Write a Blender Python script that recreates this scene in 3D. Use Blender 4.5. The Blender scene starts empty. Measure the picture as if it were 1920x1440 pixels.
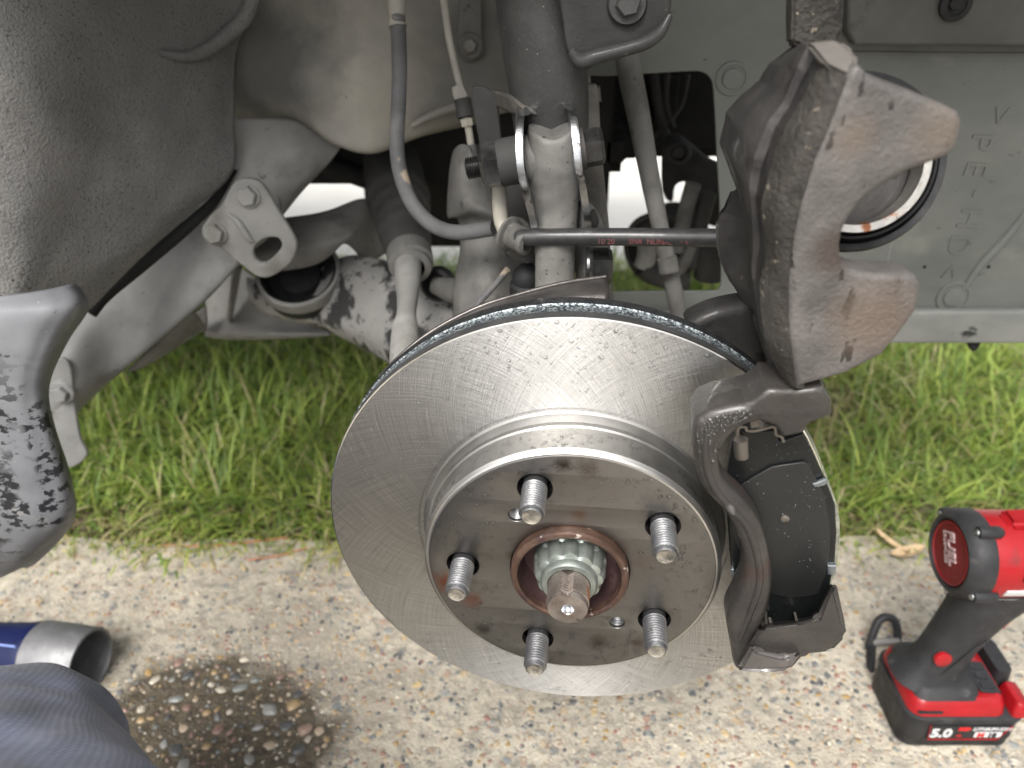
import bpy, bmesh, math, random
import numpy as np
from mathutils import Vector, Matrix, noise
random.seed(7); RNG = np.random.default_rng(11)
SC = bpy.context.scene
COL = SC.collection
PI = math.pi

# ------------------------------------------------------------------ camera, sky, sun, exposure
CAM_Z, PITCH, FPX = 0.654, math.radians(31.6), 1471.0
cam = bpy.data.cameras.new('camera'); camo = bpy.data.objects.new('camera', cam); COL.objects.link(camo)
camo.location = (0, 0, CAM_Z); camo.rotation_euler = (PI/2 - PITCH, 0, 0)
cam.sensor_width = 36; cam.lens = 36*FPX/1920; cam.clip_start = .02; cam.clip_end = 200
cam.dof.use_dof = True; cam.dof.focus_distance = .42; cam.dof.aperture_fstop = 7.6
SC.camera = camo
W = bpy.data.worlds.new('World'); SC.world = W; W.use_nodes = True
SUN_EL, SUN_AZ = math.radians(52), math.radians(200)      # azimuth clockwise from +Y (away from camera): behind, a little left
nt = W.node_tree; nt.nodes.clear()
sky = nt.nodes.new('ShaderNodeTexSky'); sky.sky_type = 'NISHITA'; sky.sun_disc = False
sky.sun_elevation = SUN_EL; sky.sun_rotation = SUN_AZ; sky.air_density = 1.0; sky.dust_density = 6.0; sky.ozone_density = 1.0
hs = nt.nodes.new('ShaderNodeHueSaturation'); hs.inputs['Saturation'].default_value = .18
bg = nt.nodes.new('ShaderNodeBackground'); bg.inputs[1].default_value = .15
ow = nt.nodes.new('ShaderNodeOutputWorld')
nt.links.new(sky.outputs[0], hs.inputs['Color']); nt.links.new(hs.outputs[0], bg.inputs[0]); nt.links.new(bg.outputs[0], ow.inputs[0])
sl = bpy.data.lights.new('sun', 'SUN'); sl.energy = 1.9; sl.angle = math.radians(24); sl.color = (1, .97, .92)
so = bpy.data.objects.new('sun', sl); COL.objects.link(so)
sd = Vector((math.sin(SUN_AZ)*math.cos(SUN_EL), math.cos(SUN_AZ)*math.cos(SUN_EL), math.sin(SUN_EL)))
so.rotation_euler = sd.to_track_quat('Z', 'Y').to_euler(); so.location = sd*5
vs = SC.view_settings; SC.display_settings.display_device = 'sRGB'
vs.view_transform = 'Standard'; vs.look = 'None'; vs.gamma = 1; vs.use_curve_mapping = False; vs.exposure = 0.92

# ------------------------------------------------------------------ measuring: photo point + distance -> place
CP, SP = math.cos(PITCH), math.sin(PITCH)
CAMP = Vector((0, 0, CAM_Z))
def ray(px, py):
    dx, dy = (px-960)/FPX, (py-720)/FPX
    return Vector((dx, CP - dy*SP, -SP - dy*CP))
def at(px, py, Y): r = ray(px, py); return CAMP + r*(Y/r.y)
def atz(px, py, z=0.): r = ray(px, py); return CAMP + r*((z-CAM_Z)/r.z)
DC = Vector((.0331, .3265, .353)); YAW = .1038                   # disc centre and steer angle
DN = Vector((math.sin(YAW), math.cos(YAW), 0)); DU = Vector((math.cos(YAW), -math.sin(YAW), 0)); DV = Vector((0, 0, 1))
def atd(px, py, h): r = ray(px, py); return CAMP + r*((DC - DN*h - CAMP).dot(DN)/r.dot(DN))
def dp(r, a, h): return DC - DN*h + DU*(r*math.cos(a)) + DV*(r*math.sin(a))
def pxm(px, n, Y, py=500):                                        # n photo pixels in metres at (px,py,Y)
    r = ray(px, py); return n*(Y/r.y)/FPX

# ------------------------------------------------------------------ materials
MATS = {}
def lnk(t, a, b): t.links.new(a, b)
def mat(name, cols, scale=40, detail=6, rough=.6, rough2=None, metal=0., bump=.0, bscale=300., bdist=.001, spots=(), coat=0., coatr=.1,
        spec=.28, stretch=None, bump2=None, distort=0., stains=()):
    """cols: [(pos,(r,g,b)),...] over a noise; spots: (rgb, scale, threshold, softness, strength[, rough]) patches of wear or stain"""
    if name in MATS: return MATS[name]
    m = bpy.data.materials.new(name); m.use_nodes = True; t = m.node_tree; N = t.nodes
    b = N['Principled BSDF']; tc = N.new('ShaderNodeTexCoord'); vec = tc.outputs['Object']
    if stretch:
        mp = N.new('ShaderNodeMapping'); mp.inputs['Scale'].default_value = stretch; lnk(t, vec, mp.inputs[0]); svec = mp.outputs[0]
    else: svec = vec
    nz = N.new('ShaderNodeTexNoise'); nz.inputs['Scale'].default_value = scale; nz.inputs['Detail'].default_value = detail
    nz.inputs['Roughness'].default_value = .62; nz.inputs['Distortion'].default_value = distort; lnk(t, svec, nz.inputs['Vector'])
    cr = N.new('ShaderNodeValToRGB'); e = cr.color_ramp.elements
    while len(e) < len(cols): e.new(.5)
    for k, (p, c) in enumerate(cols): e[k].position = p; e[k].color = (*c, 1)
    lnk(t, nz.outputs[0], cr.inputs[0]); col = cr.outputs[0]
    mr = N.new('ShaderNodeMapRange'); mr.inputs[1].default_value = .3; mr.inputs[2].default_value = .7
    mr.inputs[3].default_value = rough; mr.inputs[4].default_value = rough if rough2 is None else rough2
    nr = N.new('ShaderNodeTexNoise'); nr.inputs['Scale'].default_value = scale*1.7; nr.inputs['Detail'].default_value = 4
    lnk(t, svec, nr.inputs['Vector']); lnk(t, nr.outputs[0], mr.inputs[0]); ro = mr.outputs[0]
    for i, s in enumerate(spots):
        n2 = N.new('ShaderNodeTexNoise'); n2.inputs['Scale'].default_value = s[1]; n2.inputs['Detail'].default_value = 5
        n2.inputs['Roughness'].default_value = .6
        ad = N.new('ShaderNodeVectorMath'); ad.inputs[1].default_value = (3.1*i+1.7, 5.3*i, -2.2*i+.4)
        lnk(t, svec, ad.inputs[0]); sv_ = ad.outputs[0]
        if len(s) > 6:
            m6 = N.new('ShaderNodeMapping'); m6.inputs['Scale'].default_value = s[6]; m6.inputs['Rotation'].default_value = (0, .6, 0); lnk(t, sv_, m6.inputs[0]); sv_ = m6.outputs[0]
        lnk(t, sv_, n2.inputs['Vector'])
        r2 = N.new('ShaderNodeMapRange'); r2.inputs[1].default_value = s[2]; r2.inputs[2].default_value = s[2]+s[3]; r2.inputs[4].default_value = s[4]
        lnk(t, n2.outputs[0], r2.inputs[0]); r2o = r2.outputs[0]
        if len(s) > 7:
            n7 = N.new('ShaderNodeTexNoise'); n7.inputs['Scale'].default_value = s[7][0]; n7.inputs['Detail'].default_value = 2; lnk(t, svec, n7.inputs['Vector'])
            r7 = N.new('ShaderNodeMapRange'); r7.inputs[1].default_value = s[7][1]; r7.inputs[2].default_value = s[7][1]+.06; lnk(t, n7.outputs[0], r7.inputs[0])
            mu = N.new('ShaderNodeMath'); mu.operation = 'MULTIPLY'; lnk(t, r2o, mu.inputs[0]); lnk(t, r7.outputs[0], mu.inputs[1]); r2o = mu.outputs[0]
        mx = N.new('ShaderNodeMix'); mx.data_type = 'RGBA'; mx.inputs[7].default_value = (*s[0], 1)
        lnk(t, r2o, mx.inputs[0]); lnk(t, col, mx.inputs[6]); col = mx.outputs[2]
        if len(s) > 8:   # wear kept to one place: (x, y, z from the part's origin, radius)
            dd = N.new('ShaderNodeVectorMath'); dd.operation = 'DISTANCE'; dd.inputs[1].default_value = s[8][:3]; lnk(t, vec, dd.inputs[0])
            r8 = N.new('ShaderNodeMapRange'); r8.inputs[1].default_value = s[8][3]; r8.inputs[2].default_value = s[8][3]*.55; lnk(t, dd.outputs['Value'], r8.inputs[0])
            m8 = N.new('ShaderNodeMath'); m8.operation = 'MULTIPLY'; lnk(t, r2o, m8.inputs[0]); lnk(t, r8.outputs[0], m8.inputs[1]); r2o = m8.outputs[0]; lnk(t, r2o, mx.inputs[0])
        if len(s) > 5:
            m2 = N.new('ShaderNodeMix'); m2.inputs[3].default_value = s[5]; lnk(t, r2o, m2.inputs[0]); lnk(t, ro, m2.inputs[2]); ro = m2.outputs[0]
    for (c, rad, rgb, st) in stains:
        dd = N.new('ShaderNodeVectorMath'); dd.operation = 'DISTANCE'; dd.inputs[1].default_value = c; lnk(t, vec, dd.inputs[0])
        n9 = N.new('ShaderNodeTexNoise'); n9.inputs['Scale'].default_value = 28; n9.inputs['Detail'].default_value = 6; lnk(t, vec, n9.inputs['Vector'])
        a9 = N.new('ShaderNodeMath'); a9.operation = 'MULTIPLY_ADD'; a9.inputs[1].default_value = rad*1.1; lnk(t, n9.outputs[0], a9.inputs[0]); lnk(t, dd.outputs['Value'], a9.inputs[2])
        r9 = N.new('ShaderNodeMapRange'); r9.inputs[1].default_value = rad*1.75; r9.inputs[2].default_value = rad*.9; r9.inputs[4].default_value = st; lnk(t, a9.outputs[0], r9.inputs[0])
        m9 = N.new('ShaderNodeMix'); m9.data_type = 'RGBA'; m9.inputs[7].default_value = (*rgb, 1); lnk(t, r9.outputs[0], m9.inputs[0]); lnk(t, col, m9.inputs[6]); col = m9.outputs[2]
    lnk(t, col, b.inputs['Base Color']); lnk(t, ro, b.inputs['Roughness'])
    b.inputs['Metallic'].default_value = metal; b.inputs['Coat Weight'].default_value = coat; b.inputs['Coat Roughness'].default_value = coatr
    b.inputs['Specular IOR Level'].default_value = spec
    last = None
    for bb in ([(bump, bscale, bdist)] if bump else []) + ([bump2] if bump2 else []):
        n3 = N.new('ShaderNodeTexNoise'); n3.inputs['Scale'].default_value = bb[1]; n3.inputs['Detail'].default_value = 6; n3.inputs['Roughness'].default_value = .6
        lnk(t, vec, n3.inputs['Vector']); bp = N.new('ShaderNodeBump'); bp.inputs['Strength'].default_value = bb[0]; bp.inputs['Distance'].default_value = bb[2]
        lnk(t, n3.outputs[0], bp.inputs['Height'])
        if last: lnk(t, last, bp.inputs['Normal'])
        last = bp.outputs[0]
    if last: lnk(t, last, b.inputs['Normal'])
    MATS[name] = m; return m
def flat(name, c, rough=.5, metal=0., coat=0.):
    return mat(name, [(.3, tuple(x*.85 for x in c)), (.7, tuple(min(1, x*1.1) for x in c))], scale=60, rough=rough, rough2=min(1, rough+.15), metal=metal, coat=coat)

# ------------------------------------------------------------------ object helpers
def setp(o, label=None, cat=None, group=None, kind=None):
    for k, v in (('label', label), ('category', cat), ('group', group), ('kind', kind)):
        if v: o[k] = v
    return o
def thing(name, label, cat, loc, group=None):
    o = bpy.data.objects.new(name, None); o.empty_display_size = .02; COL.objects.link(o); o.location = loc
    return setp(o, label, cat, group)
def wloc(o):
    v = Vector(o.location)
    return v + wloc(o.parent) if o.parent else v
def link_mesh(name, me, m, parent=None, loc=None):
    o = bpy.data.objects.new(name, me); COL.objects.link(o)
    base = wloc(parent) if parent else Vector((0, 0, 0))
    org = Vector(loc) if loc is not None else base
    if parent: o.parent = parent
    me.transform(Matrix.Translation(-org)); o.location = org - base
    if m is not None: me.materials.clear(); me.materials.append(m)
    return o
def fin(bm, name, m, parent=None, smooth=40, loc=None, recalc=True):
    if recalc: bmesh.ops.recalc_face_normals(bm, faces=bm.faces)
    me = bpy.data.meshes.new(name); bm.to_mesh(me); bm.free()
    if smooth:
        me.shade_smooth(); me.set_sharp_from_angle(angle=math.radians(smooth))
    else: me.shade_flat()
    return link_mesh(name, me, m, parent, loc)
def crom(P, n, closed=False):
    P = [Vector(p) for p in P]; out = []; L = len(P); rng = L if closed else L-1
    for i in range(rng):
        p0 = P[(i-1) % L] if closed or i > 0 else P[0]*2-P[1]
        p1 = P[i]; p2 = P[(i+1) % L]
        p3 = P[(i+2) % L] if closed or i+2 < L else P[-1]*2-P[-2]
        for k in range(n):
            t = k/n
            out.append(.5*((2*p1)+(p2-p0)*t+(2*p0-5*p1+4*p2-p3)*t*t+(3*p1-p0-3*p2+p3)*t**3))
    if not closed: out.append(P[-1].copy())
    return out
def add_tube(bm, P, R, seg=14, cap=True, flat=1.0, up=None):
    """swept tube; R radius or list; flat squeezes the second axis"""
    P = [Vector(p) for p in P]; n = len(P)
    if not hasattr(R, '__len__'): R = [R]*n
    rings = []; T0 = (P[1]-P[0]).normalized(); u = Vector(up) if up is not None else (Vector((0, 1, 0)) if abs(T0.y) < .9 else Vector((1, 0, 0)))
    for i in range(n):
        T = (P[min(i+1, n-1)]-P[max(i-1, 0)]).normalized()
        u = (u - T*u.dot(T)).normalized(); v = T.cross(u)
        rings.append([bm.verts.new(P[i]+u*(R[i]*flat*math.cos(2*PI*k/seg))+v*(R[i]*math.sin(2*PI*k/seg))) for k in range(seg)])
    for i in range(n-1):
        for k in range(seg):
            bm.faces.new((rings[i][k], rings[i][(k+1) % seg], rings[i+1][(k+1) % seg], rings[i+1][k]))
    if cap: bm.faces.new(rings[0][::-1]); bm.faces.new(rings[-1])
    return rings
def tube(name, P, R, m, parent=None, seg=14, sub=6, flat=1.0, smooth=50, cap=True, up=None):
    R = list(R) if hasattr(R, '__len__') else [R]*len(P)
    Q = crom(P, sub) if sub > 1 else [Vector(p) for p in P]
    RR = [v.x for v in crom([(r, 0, 0) for r in R], sub)] if sub > 1 else R
    bm = bmesh.new(); add_tube(bm, Q, RR, seg, cap, flat, up); return fin(bm, name, m, parent, smooth)
def frame_of(ax, up=(0, 0, 1)):
    ax = Vector(ax).normalized(); up = Vector(up)
    if abs(ax.dot(up)) > .95: up = Vector((0, 1, 0))
    u = up.cross(ax).normalized(); v = ax.cross(u); return u, v, ax
def add_lathe(bm, org, ax, prof, seg=48, up=(0, 0, 1), a0=0., a1=2*PI, fn=None):
    """prof: [(r, h)], h along ax from org"""
    u, v, a = frame_of(ax, up); org = Vector(org); full = abs(a1-a0-2*PI) < 1e-6
    K = seg if full else seg+1; rows = []
    for (r, h) in prof:
        rr = []
        if r < 1e-6: rr = [bm.verts.new(org+a*h)]*K
        else:
            for k in range(K):
                t = a0+(a1-a0)*k/seg; q = r*(fn(t, r, h) if fn else 1)
                rr.append(bm.verts.new(org+a*h+u*(q*math.cos(t))+v*(q*math.sin(t))))
        rows.append(rr)
    for i in range(len(prof)-1):
        for k in range(seg):
            A, B, C, D = rows[i][k], rows[i][(k+1) % K], rows[i+1][(k+1) % K], rows[i+1][k]
            f = [A]
            for q in (B, C, D):
                if q not in f: f.append(q)
            if len(f) > 2: bm.faces.new(f)
def lathe(name, org, ax, prof, m, parent=None, seg=48, smooth=35, up=(0, 0, 1), fn=None):
    bm = bmesh.new(); add_lathe(bm, org, ax, prof, seg, up, fn=fn); return fin(bm, name, m, parent, smooth)
def add_box(bm, o, U, V, Wd):
    """box spanned by three edge vectors from corner o"""
    o, U, V, Wd = Vector(o), Vector(U), Vector(V), Vector(Wd)
    c = [bm.verts.new(o+U*a+V*b+Wd*d) for a in (0, 1) for b in (0, 1) for d in (0, 1)]
    for f in ((0, 1, 3, 2), (4, 6, 7, 5), (0, 4, 5, 1), (2, 3, 7, 6), (0, 2, 6, 4), (1, 5, 7, 3)): bm.faces.new([c[i] for i in f])
def smooth2(pts, n): return [(p.x, p.y) for p in crom([(a, b, 0) for a, b in pts], n, True)]
def circ(cx, cy, rx, ry=None, n=28, rot=0.):
    ry = ry or rx; c, s = math.cos(rot), math.sin(rot)
    return [(cx+rx*math.cos(2*PI*k/n)*c-ry*math.sin(2*PI*k/n)*s, cy+rx*math.cos(2*PI*k/n)*s+ry*math.sin(2*PI*k/n)*c) for k in range(n)]
def plate(name, pts, plane, thick, m, parent=None, bevel=.0015, holes=(), sub=4, smooth=40, bres=3, jit=0., jscale=60, loc=None):
    """flat part cut to an outline: plane ('Y',y) or ('D',h) is its near face, thickness goes away from the camera"""
    f = (lambda a, b: at(a, b, plane[1])) if plane[0] == 'Y' else (lambda a, b: atd(a, b, plane[1]))
    if plane[0] == 'Y': U, V, Nn = Vector((1, 0, 0)), Vector((0, 0, 1)), Vector((0, 1, 0))
    else: U, V, Nn = DU, DV, DN
    if sub > 1: pts = smooth2(pts, sub)
    O = f(*pts[0])
    cu = bpy.data.curves.new('outline', 'CURVE'); cu.dimensions = '2D'; cu.fill_mode = 'BOTH'
    cu.bevel_depth = bevel; cu.bevel_resolution = bres; cu.extrude = max(thick/2-bevel, 1e-5); cu.offset = -bevel
    for lp in [pts]+list(holes):
        s = cu.splines.new('POLY'); s.points.add(len(lp)-1); s.use_cyclic_u = True
        for k, (a, b) in enumerate(lp):
            d = f(a, b)-O; s.points[k].co = (d.dot(U), d.dot(V), 0, 1)
    ob = bpy.data.objects.new('outline', cu); me = bpy.data.meshes.new_from_object(ob)
    bpy.data.objects.remove(ob); bpy.data.curves.remove(cu)
    M4 = Matrix((U, V, -Nn)).transposed().to_4x4(); M4.translation = O+Nn*(thick/2)
    me.transform(M4); bm = bmesh.new(); bm.from_mesh(me); bpy.data.meshes.remove(me)
    bmesh.ops.remove_doubles(bm, verts=bm.verts, dist=1e-5)
    if jit:
        bmesh.ops.triangulate(bm, faces=[q for q in bm.faces if len(q.verts) > 4])
        bmesh.ops.subdivide_edges(bm, edges=[e for e in bm.edges if e.calc_length() > .006], cuts=2, use_grid_fill=False)
        rough_up(bm, jit, jscale)
    return fin(bm, name, m, parent, smooth, loc)
def rough_up(bm, amp, scale):
    bm.normal_update()
    for v in bm.verts:
        v.co += v.normal*(amp*(noise.noise(v.co*scale)+.5*noise.noise(v.co*scale*2.7)))
def patch(name, rows, m, parent=None, nu=10, nv=10, amp=0., nscale=20, thick=.002, smooth=60, world=False):
    """curved sheet through a net of (px, py, Y) points"""
    R3 = [[(Vector(p) if world else at(*p)) for p in r] for r in rows]
    fine = [crom(r, nu) for r in R3]; cols = [crom([fr[k] for fr in fine], nv) for k in range(len(fine[0]))]
    bm = bmesh.new(); G = [[bm.verts.new(p+Vector((0, -1, .3))*(amp*noise.fractal(p*nscale, 1., 2., 3))) if amp else bm.verts.new(p) for p in c] for c in cols]
    for i in range(len(G)-1):
        for j in range(len(G[0])-1): bm.faces.new((G[i][j], G[i+1][j], G[i+1][j+1], G[i][j+1]))
    bm.normal_update(); s = sum((CAMP-f.calc_center_median()).dot(f.normal) for f in bm.faces)
    if s < 0: bmesh.ops.reverse_faces(bm, faces=bm.faces)
    o = fin(bm, name, m, parent, smooth, recalc=False)
    if thick: q = o.modifiers.new('thickness', 'SOLIDIFY'); q.thickness = thick; q.offset = -1
    return o
def hexbolt(name, c, ax, r, h, m, parent, washer=None, six=6, dome=True, wname='washer', wm=None, rot=.2):
    """bolt head: hexagon with a chamfered crown, axis ax pointing out of the head; washer=(r,h)"""
    bm = bmesh.new(); u, v, a = frame_of(ax); c = Vector(c)
    prof = [(r, 0), (r, h*.82), (r*.86, h), (r*.5, h*1.0), (0, h*(.93 if dome else 1))]
    rows = []
    for (q, z) in prof[:-1]:
        rows.append([bm.verts.new(c+a*z+u*(q*math.cos(2*PI*k/six+rot))+v*(q*math.sin(2*PI*k/six+rot))) for k in range(six)])
    top = bm.verts.new(c+a*prof[-1][1])
    for i in range(3):
        for k in range(six): bm.faces.new((rows[i][k], rows[i][(k+1) % six], rows[i+1][(k+1) % six], rows[i+1][k]))
    for k in range(six): bm.faces.new((rows[3][k], rows[3][(k+1) % six], top))
    bm.faces.new(rows[0][::-1])
    o = fin(bm, name, m, parent, 25)
    if washer:
        wr, wh = washer
        lathe(wname, c-a*wh*.6, a, [(0, 0), (wr*.98, 0), (wr, wh*.4), (wr*.9, wh), (r*.6, wh*1.02)], wm or m, o, 28)
    return o
def text_mesh(name, s, size, org, ux, uy, m, parent, depth=.0003, bold=0., align='LEFT', shear=0.):
    cu = bpy.data.curves.new('text', 'FONT'); cu.body = s; cu.size = size; cu.extrude = depth; cu.offset = bold; cu.align_x = align; cu.shear = shear
    cu.resolution_u = 3
    ob = bpy.data.objects.new('text', cu); me = bpy.data.meshes.new_from_object(ob); bpy.data.objects.remove(ob)
    ux, uy = Vector(ux).normalized(), Vector(uy).normalized(); M4 = Matrix((ux, uy, ux.cross(uy))).transposed().to_4x4(); M4.translation = Vector(org)
    me.transform(M4); me.name = name
    return link_mesh(name, me, m, parent)
def drops(name, samples, m, parent, flat=.55):
    """water beads: (point, normal, radius) -> small domes joined as one sheet of drops"""
    V, F = [], []
    for (p, n, r) in samples:
        u, v, a = frame_of(n); b = len(V); p = Vector(p); K = 9
        el = 1+random.random()*.35
        V.append(p+a*(r*flat))
        for (q, z) in ((.55, .85), (.9, .45), (1., -.05)):
            for k in range(K): V.append(p+u*(r*q*el*math.cos(2*PI*k/K))+v*(r*q*math.sin(2*PI*k/K))+a*(r*flat*z))
        for k in range(K): F.append((b, b+1+k, b+1+(k+1) % K))
        for i in range(2):
            for k in range(K): F.append((b+1+i*K+k, b+1+(i+1)*K+k, b+1+(i+1)*K+(k+1) % K, b+1+i*K+(k+1) % K))
    me = bpy.data.meshes.new(name); me.from_pydata([tuple(v) for v in V], [], F); me.shade_smooth()
    o = link_mesh(name, me, m, parent); o['kind'] = 'stuff'; return o

# ------------------------------------------------------------------ shared materials
CARO = Vector((0, .9, .3))
def oc(px, py, Y): return tuple(at(px, py, Y)-CARO)
G = lambda v, w=1., b=1.: (v*w, v, v*b)
m_dust = mat('dusty_grey_steel', [(.25, (0.074, 0.072, 0.069)), (.5, (0.114, 0.111, 0.105)), (.75, (0.162, 0.158, 0.149))], scale=22, rough=.75, bump=.25, bscale=260, bump2=(.25, 40, .004),
             spots=[((.05, .047, .042), 26, .52, .18, .75), ((.03, .029, .028), 70, .64, .06, .7), ((.28, .265, .24), 300, .69, .03, .6)])
m_pale = mat('pale_dusty_panel', [(.2, (0.138, 0.135, 0.127)), (.45, (0.236, 0.224, 0.200)), (.65, (0.317, 0.297, 0.252)), (.85, (0.391, 0.363, 0.306))], scale=11, rough=.7, bump=.12, bscale=120, bump2=(.3, 18, .006),
             spots=[((.12, .117, .11), 7, .50, .16, .8), ((.05, .048, .045), 60, .68, .04, .8), ((.5, .47, .41), 180, .72, .03, .5)],
             stains=[(oc(470, 110, .67), .075, (.05, .049, .047), .85), (oc(900, 90, .71), .06, (.10, .10, .093), .8)])
m_rail = mat('grey_rail_paint', [(.25, (0.112, 0.112, 0.112)), (.5, (0.158, 0.158, 0.153)), (.8, (0.214, 0.214, 0.207))], scale=14, rough=.62, bump=.15, bscale=200, bump2=(.25, 30, .003),
             spots=[((.30, .30, .29), 240, .72, .03, .5), ((.07, .066, .06), 20, .52, .2, .75), ((.045, .043, .04), 70, .66, .05, .7)])
m_light = mat('light_grey_dust', [(.25, (0.135, 0.132, 0.125)), (.55, (0.200, 0.197, 0.187)), (.8, (0.260, 0.255, 0.243))], scale=16, rough=.75, bump=.25, bscale=220,
               spots=[((.095, .088, .076), 24, .53, .2, .75), ((.05, .047, .043), 90, .67, .04, .7), ((.36, .35, .33), 260, .71, .03, .5)])
m_arm = mat('control_arm_dust', [(.25, (0.156, 0.154, 0.146)), (.55, (0.220, 0.215, 0.205)), (.8, (0.283, 0.276, 0.264))], scale=16, rough=.75, bump=.2, bscale=220,
            spots=[((.02, .02, .021), 24, .53, .05, .95, .5, (1.6, 1, .8)), ((.03, .03, .031), 110, .60, .03, .9, .5)])
m_liner = mat('black_textured_liner', [(.25, (0.109, 0.108, 0.104)), (.5, (0.161, 0.158, 0.151)), (.75, (0.223, 0.217, 0.207))], scale=8, detail=10, rough=.72, bump=.8, bscale=480, bdist=.0014, bump2=(.4, 30, .005),
              spots=[((.02, .02, .021), 520, .59, .05, .85), ((.26, .25, .235), 13, .55, .2, .45), ((.36, .35, .33), 200, .71, .02, .7), ((.30, .29, .27), 46, .70, .03, .4)],
              stains=[(oc(300, 60, .60), .085, (.07, .07, .068), .6), (oc(330, 320, .60), .07, (.09, .089, .086), .5), (oc(20, 240, .50), .09, (.07, .07, .07), .4)])
m_darkdust = mat('dark_dusty_metal', [(.3, (0.021, 0.021, 0.020)), (.6, (0.038, 0.037, 0.036)), (.8, (0.066, 0.064, 0.060))], scale=30, rough=.75, bump=.3, bscale=240)
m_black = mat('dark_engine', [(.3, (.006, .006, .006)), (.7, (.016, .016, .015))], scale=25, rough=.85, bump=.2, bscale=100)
m_bumper = mat('scuffed_grey_plastic', [(.25, (0.105, 0.107, 0.115)), (.55, (0.149, 0.153, 0.162)), (.8, (0.194, 0.197, 0.204))], scale=18, rough=.55, bump=.15, bscale=260,
               spots=[((.33, .315, .28), 30, .6, .1, .5), ((.012, .013, .015), 165, .51, .03, .97, .4, (.75, 1, 1.0), (30, .40), (*oc(10, 915, .396), .105)), ((.03, .031, .034), 120, .665, .03, .9, .4, (.7, 1, 1)), ((.4, .39, .36), 300, .7, .03, .6)])
m_strut = mat('black_grit_strut', [(.3, (0.024, 0.023, 0.023)), (.6, (0.037, 0.037, 0.036)), (.8, (0.058, 0.056, 0.053))], scale=40, rough=.55, bump=.4, bscale=420,
              spots=[((.42, .38, .30), 420, .705, .02, .9)], coat=.15)
m_strutbrown = mat('grit_strut_bracket', [(.3, (.04, .038, .036)), (.55, (.07, .066, .06)), (.8, (.13, .115, .09))], scale=40, rough=.6, bump=.35, bscale=300,
                   spots=[((.4, .34, .24), 330, .68, .03, .8)])
m_bright = mat('worn_bright_steel', [(.3, (.35, .36, .37)), (.7, (.62, .63, .65))], scale=120, rough=.28, metal=1., bump=.2, bscale=300,
               spots=[((.10, .07, .05), 150, .62, .05, .8, .7)])
m_boltdark = mat('dark_wet_bolt', [(.3, (.035, .035, .035)), (.7, (.09, .09, .09))], scale=90, rough=.25, rough2=.45, metal=.85, bump=.15, bscale=500, coat=.4,
                 spots=[((.30, .10, .08), 220, .68, .04, .8)])
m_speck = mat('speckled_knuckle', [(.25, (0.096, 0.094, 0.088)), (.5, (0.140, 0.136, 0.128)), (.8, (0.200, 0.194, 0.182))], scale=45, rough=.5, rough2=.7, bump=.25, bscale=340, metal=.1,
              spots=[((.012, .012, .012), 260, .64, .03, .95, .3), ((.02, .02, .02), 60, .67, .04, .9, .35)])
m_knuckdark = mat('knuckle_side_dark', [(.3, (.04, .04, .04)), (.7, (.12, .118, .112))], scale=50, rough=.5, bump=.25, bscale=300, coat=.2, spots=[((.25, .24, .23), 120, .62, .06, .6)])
m_hose = mat('black_rubber_hose', [(.3, (.018, .018, .019)), (.7, (.035, .034, .034))], scale=120, rough=.32, rough2=.5, bump=.1, bscale=500, coat=.25)
m_hosedust = mat('dusty_hose_sleeve', [(.3, (0.060, 0.060, 0.061)), (.55, (0.095, 0.095, 0.097)), (.8, (0.150, 0.144, 0.135))], scale=35, rough=.7, bump=.15, bscale=300, spots=[((.36, .29, .2), 26, .62, .06, .7)])
m_shield = mat('dusty_plastic_shield', [(.25, (0.075, 0.080, 0.075)), (.5, (0.101, 0.106, 0.099)), (.8, (0.132, 0.135, 0.124))], scale=9, rough=.55, bump=.08, bscale=260, bump2=(.2, 14, .004),
               spots=[((.175, .175, .15), 12, .58, .18, .6), ((.03, .033, .03), 75, .68, .03, .7)], stretch=(1, 1, 1.6))
m_shieldup = mat('dirty_upper_shield', [(.25, (0.040, 0.042, 0.038)), (.5, (0.064, 0.066, 0.059)), (.8, (0.096, 0.094, 0.082))], scale=14, rough=.4, rough2=.6, bump=.1, bscale=200,
                 spots=[((.04, .04, .038), 30, .60, .06, .7), ((.33, .32, .28), 400, .73, .02, .8)])
m_scuffflange = mat('scuffed_shield_flange', [(.25, (.10, .106, .10)), (.5, (.15, .153, .143)), (.8, (.19, .19, .177))], scale=14, rough=.5, bump=.1, bscale=260,
                    spots=[((.01, .012, .012), 34, .64, .03, .95), ((.1, .1, .1), 90, .66, .04, .7)], stretch=(.6, 1, 1.4))
CALO = at(1520, 400, .36)
def cc_(px, py): return tuple(at(px, py, .276)-CALO)
def cast(name, cols, spots, rough=.5, metal=.35, bump=.9, bscale=520, bdist=.001, coat=.15, stains=()):
    return mat(stains=stains, name=name, cols=cols, scale=35, rough=rough, rough2=rough+.2, metal=metal, bump=bump, bscale=bscale, bdist=bdist, spots=spots, coat=coat, bump2=(.2, 60, .002))
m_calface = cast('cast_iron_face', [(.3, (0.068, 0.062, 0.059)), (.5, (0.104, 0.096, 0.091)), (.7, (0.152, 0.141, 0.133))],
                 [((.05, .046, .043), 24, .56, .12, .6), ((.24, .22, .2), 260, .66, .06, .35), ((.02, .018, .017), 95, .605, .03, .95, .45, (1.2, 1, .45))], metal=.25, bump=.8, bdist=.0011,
                stains=[(cc_(1640, 600), .017, (.155, .115, .088), .6), (cc_(1770, 250), .012, (.155, .122, .095), .55), (cc_(1570, 470), .010, (.05, .036, .03), .75), (cc_(1600, 260), .008, (.16, .12, .09), .4)])
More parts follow.
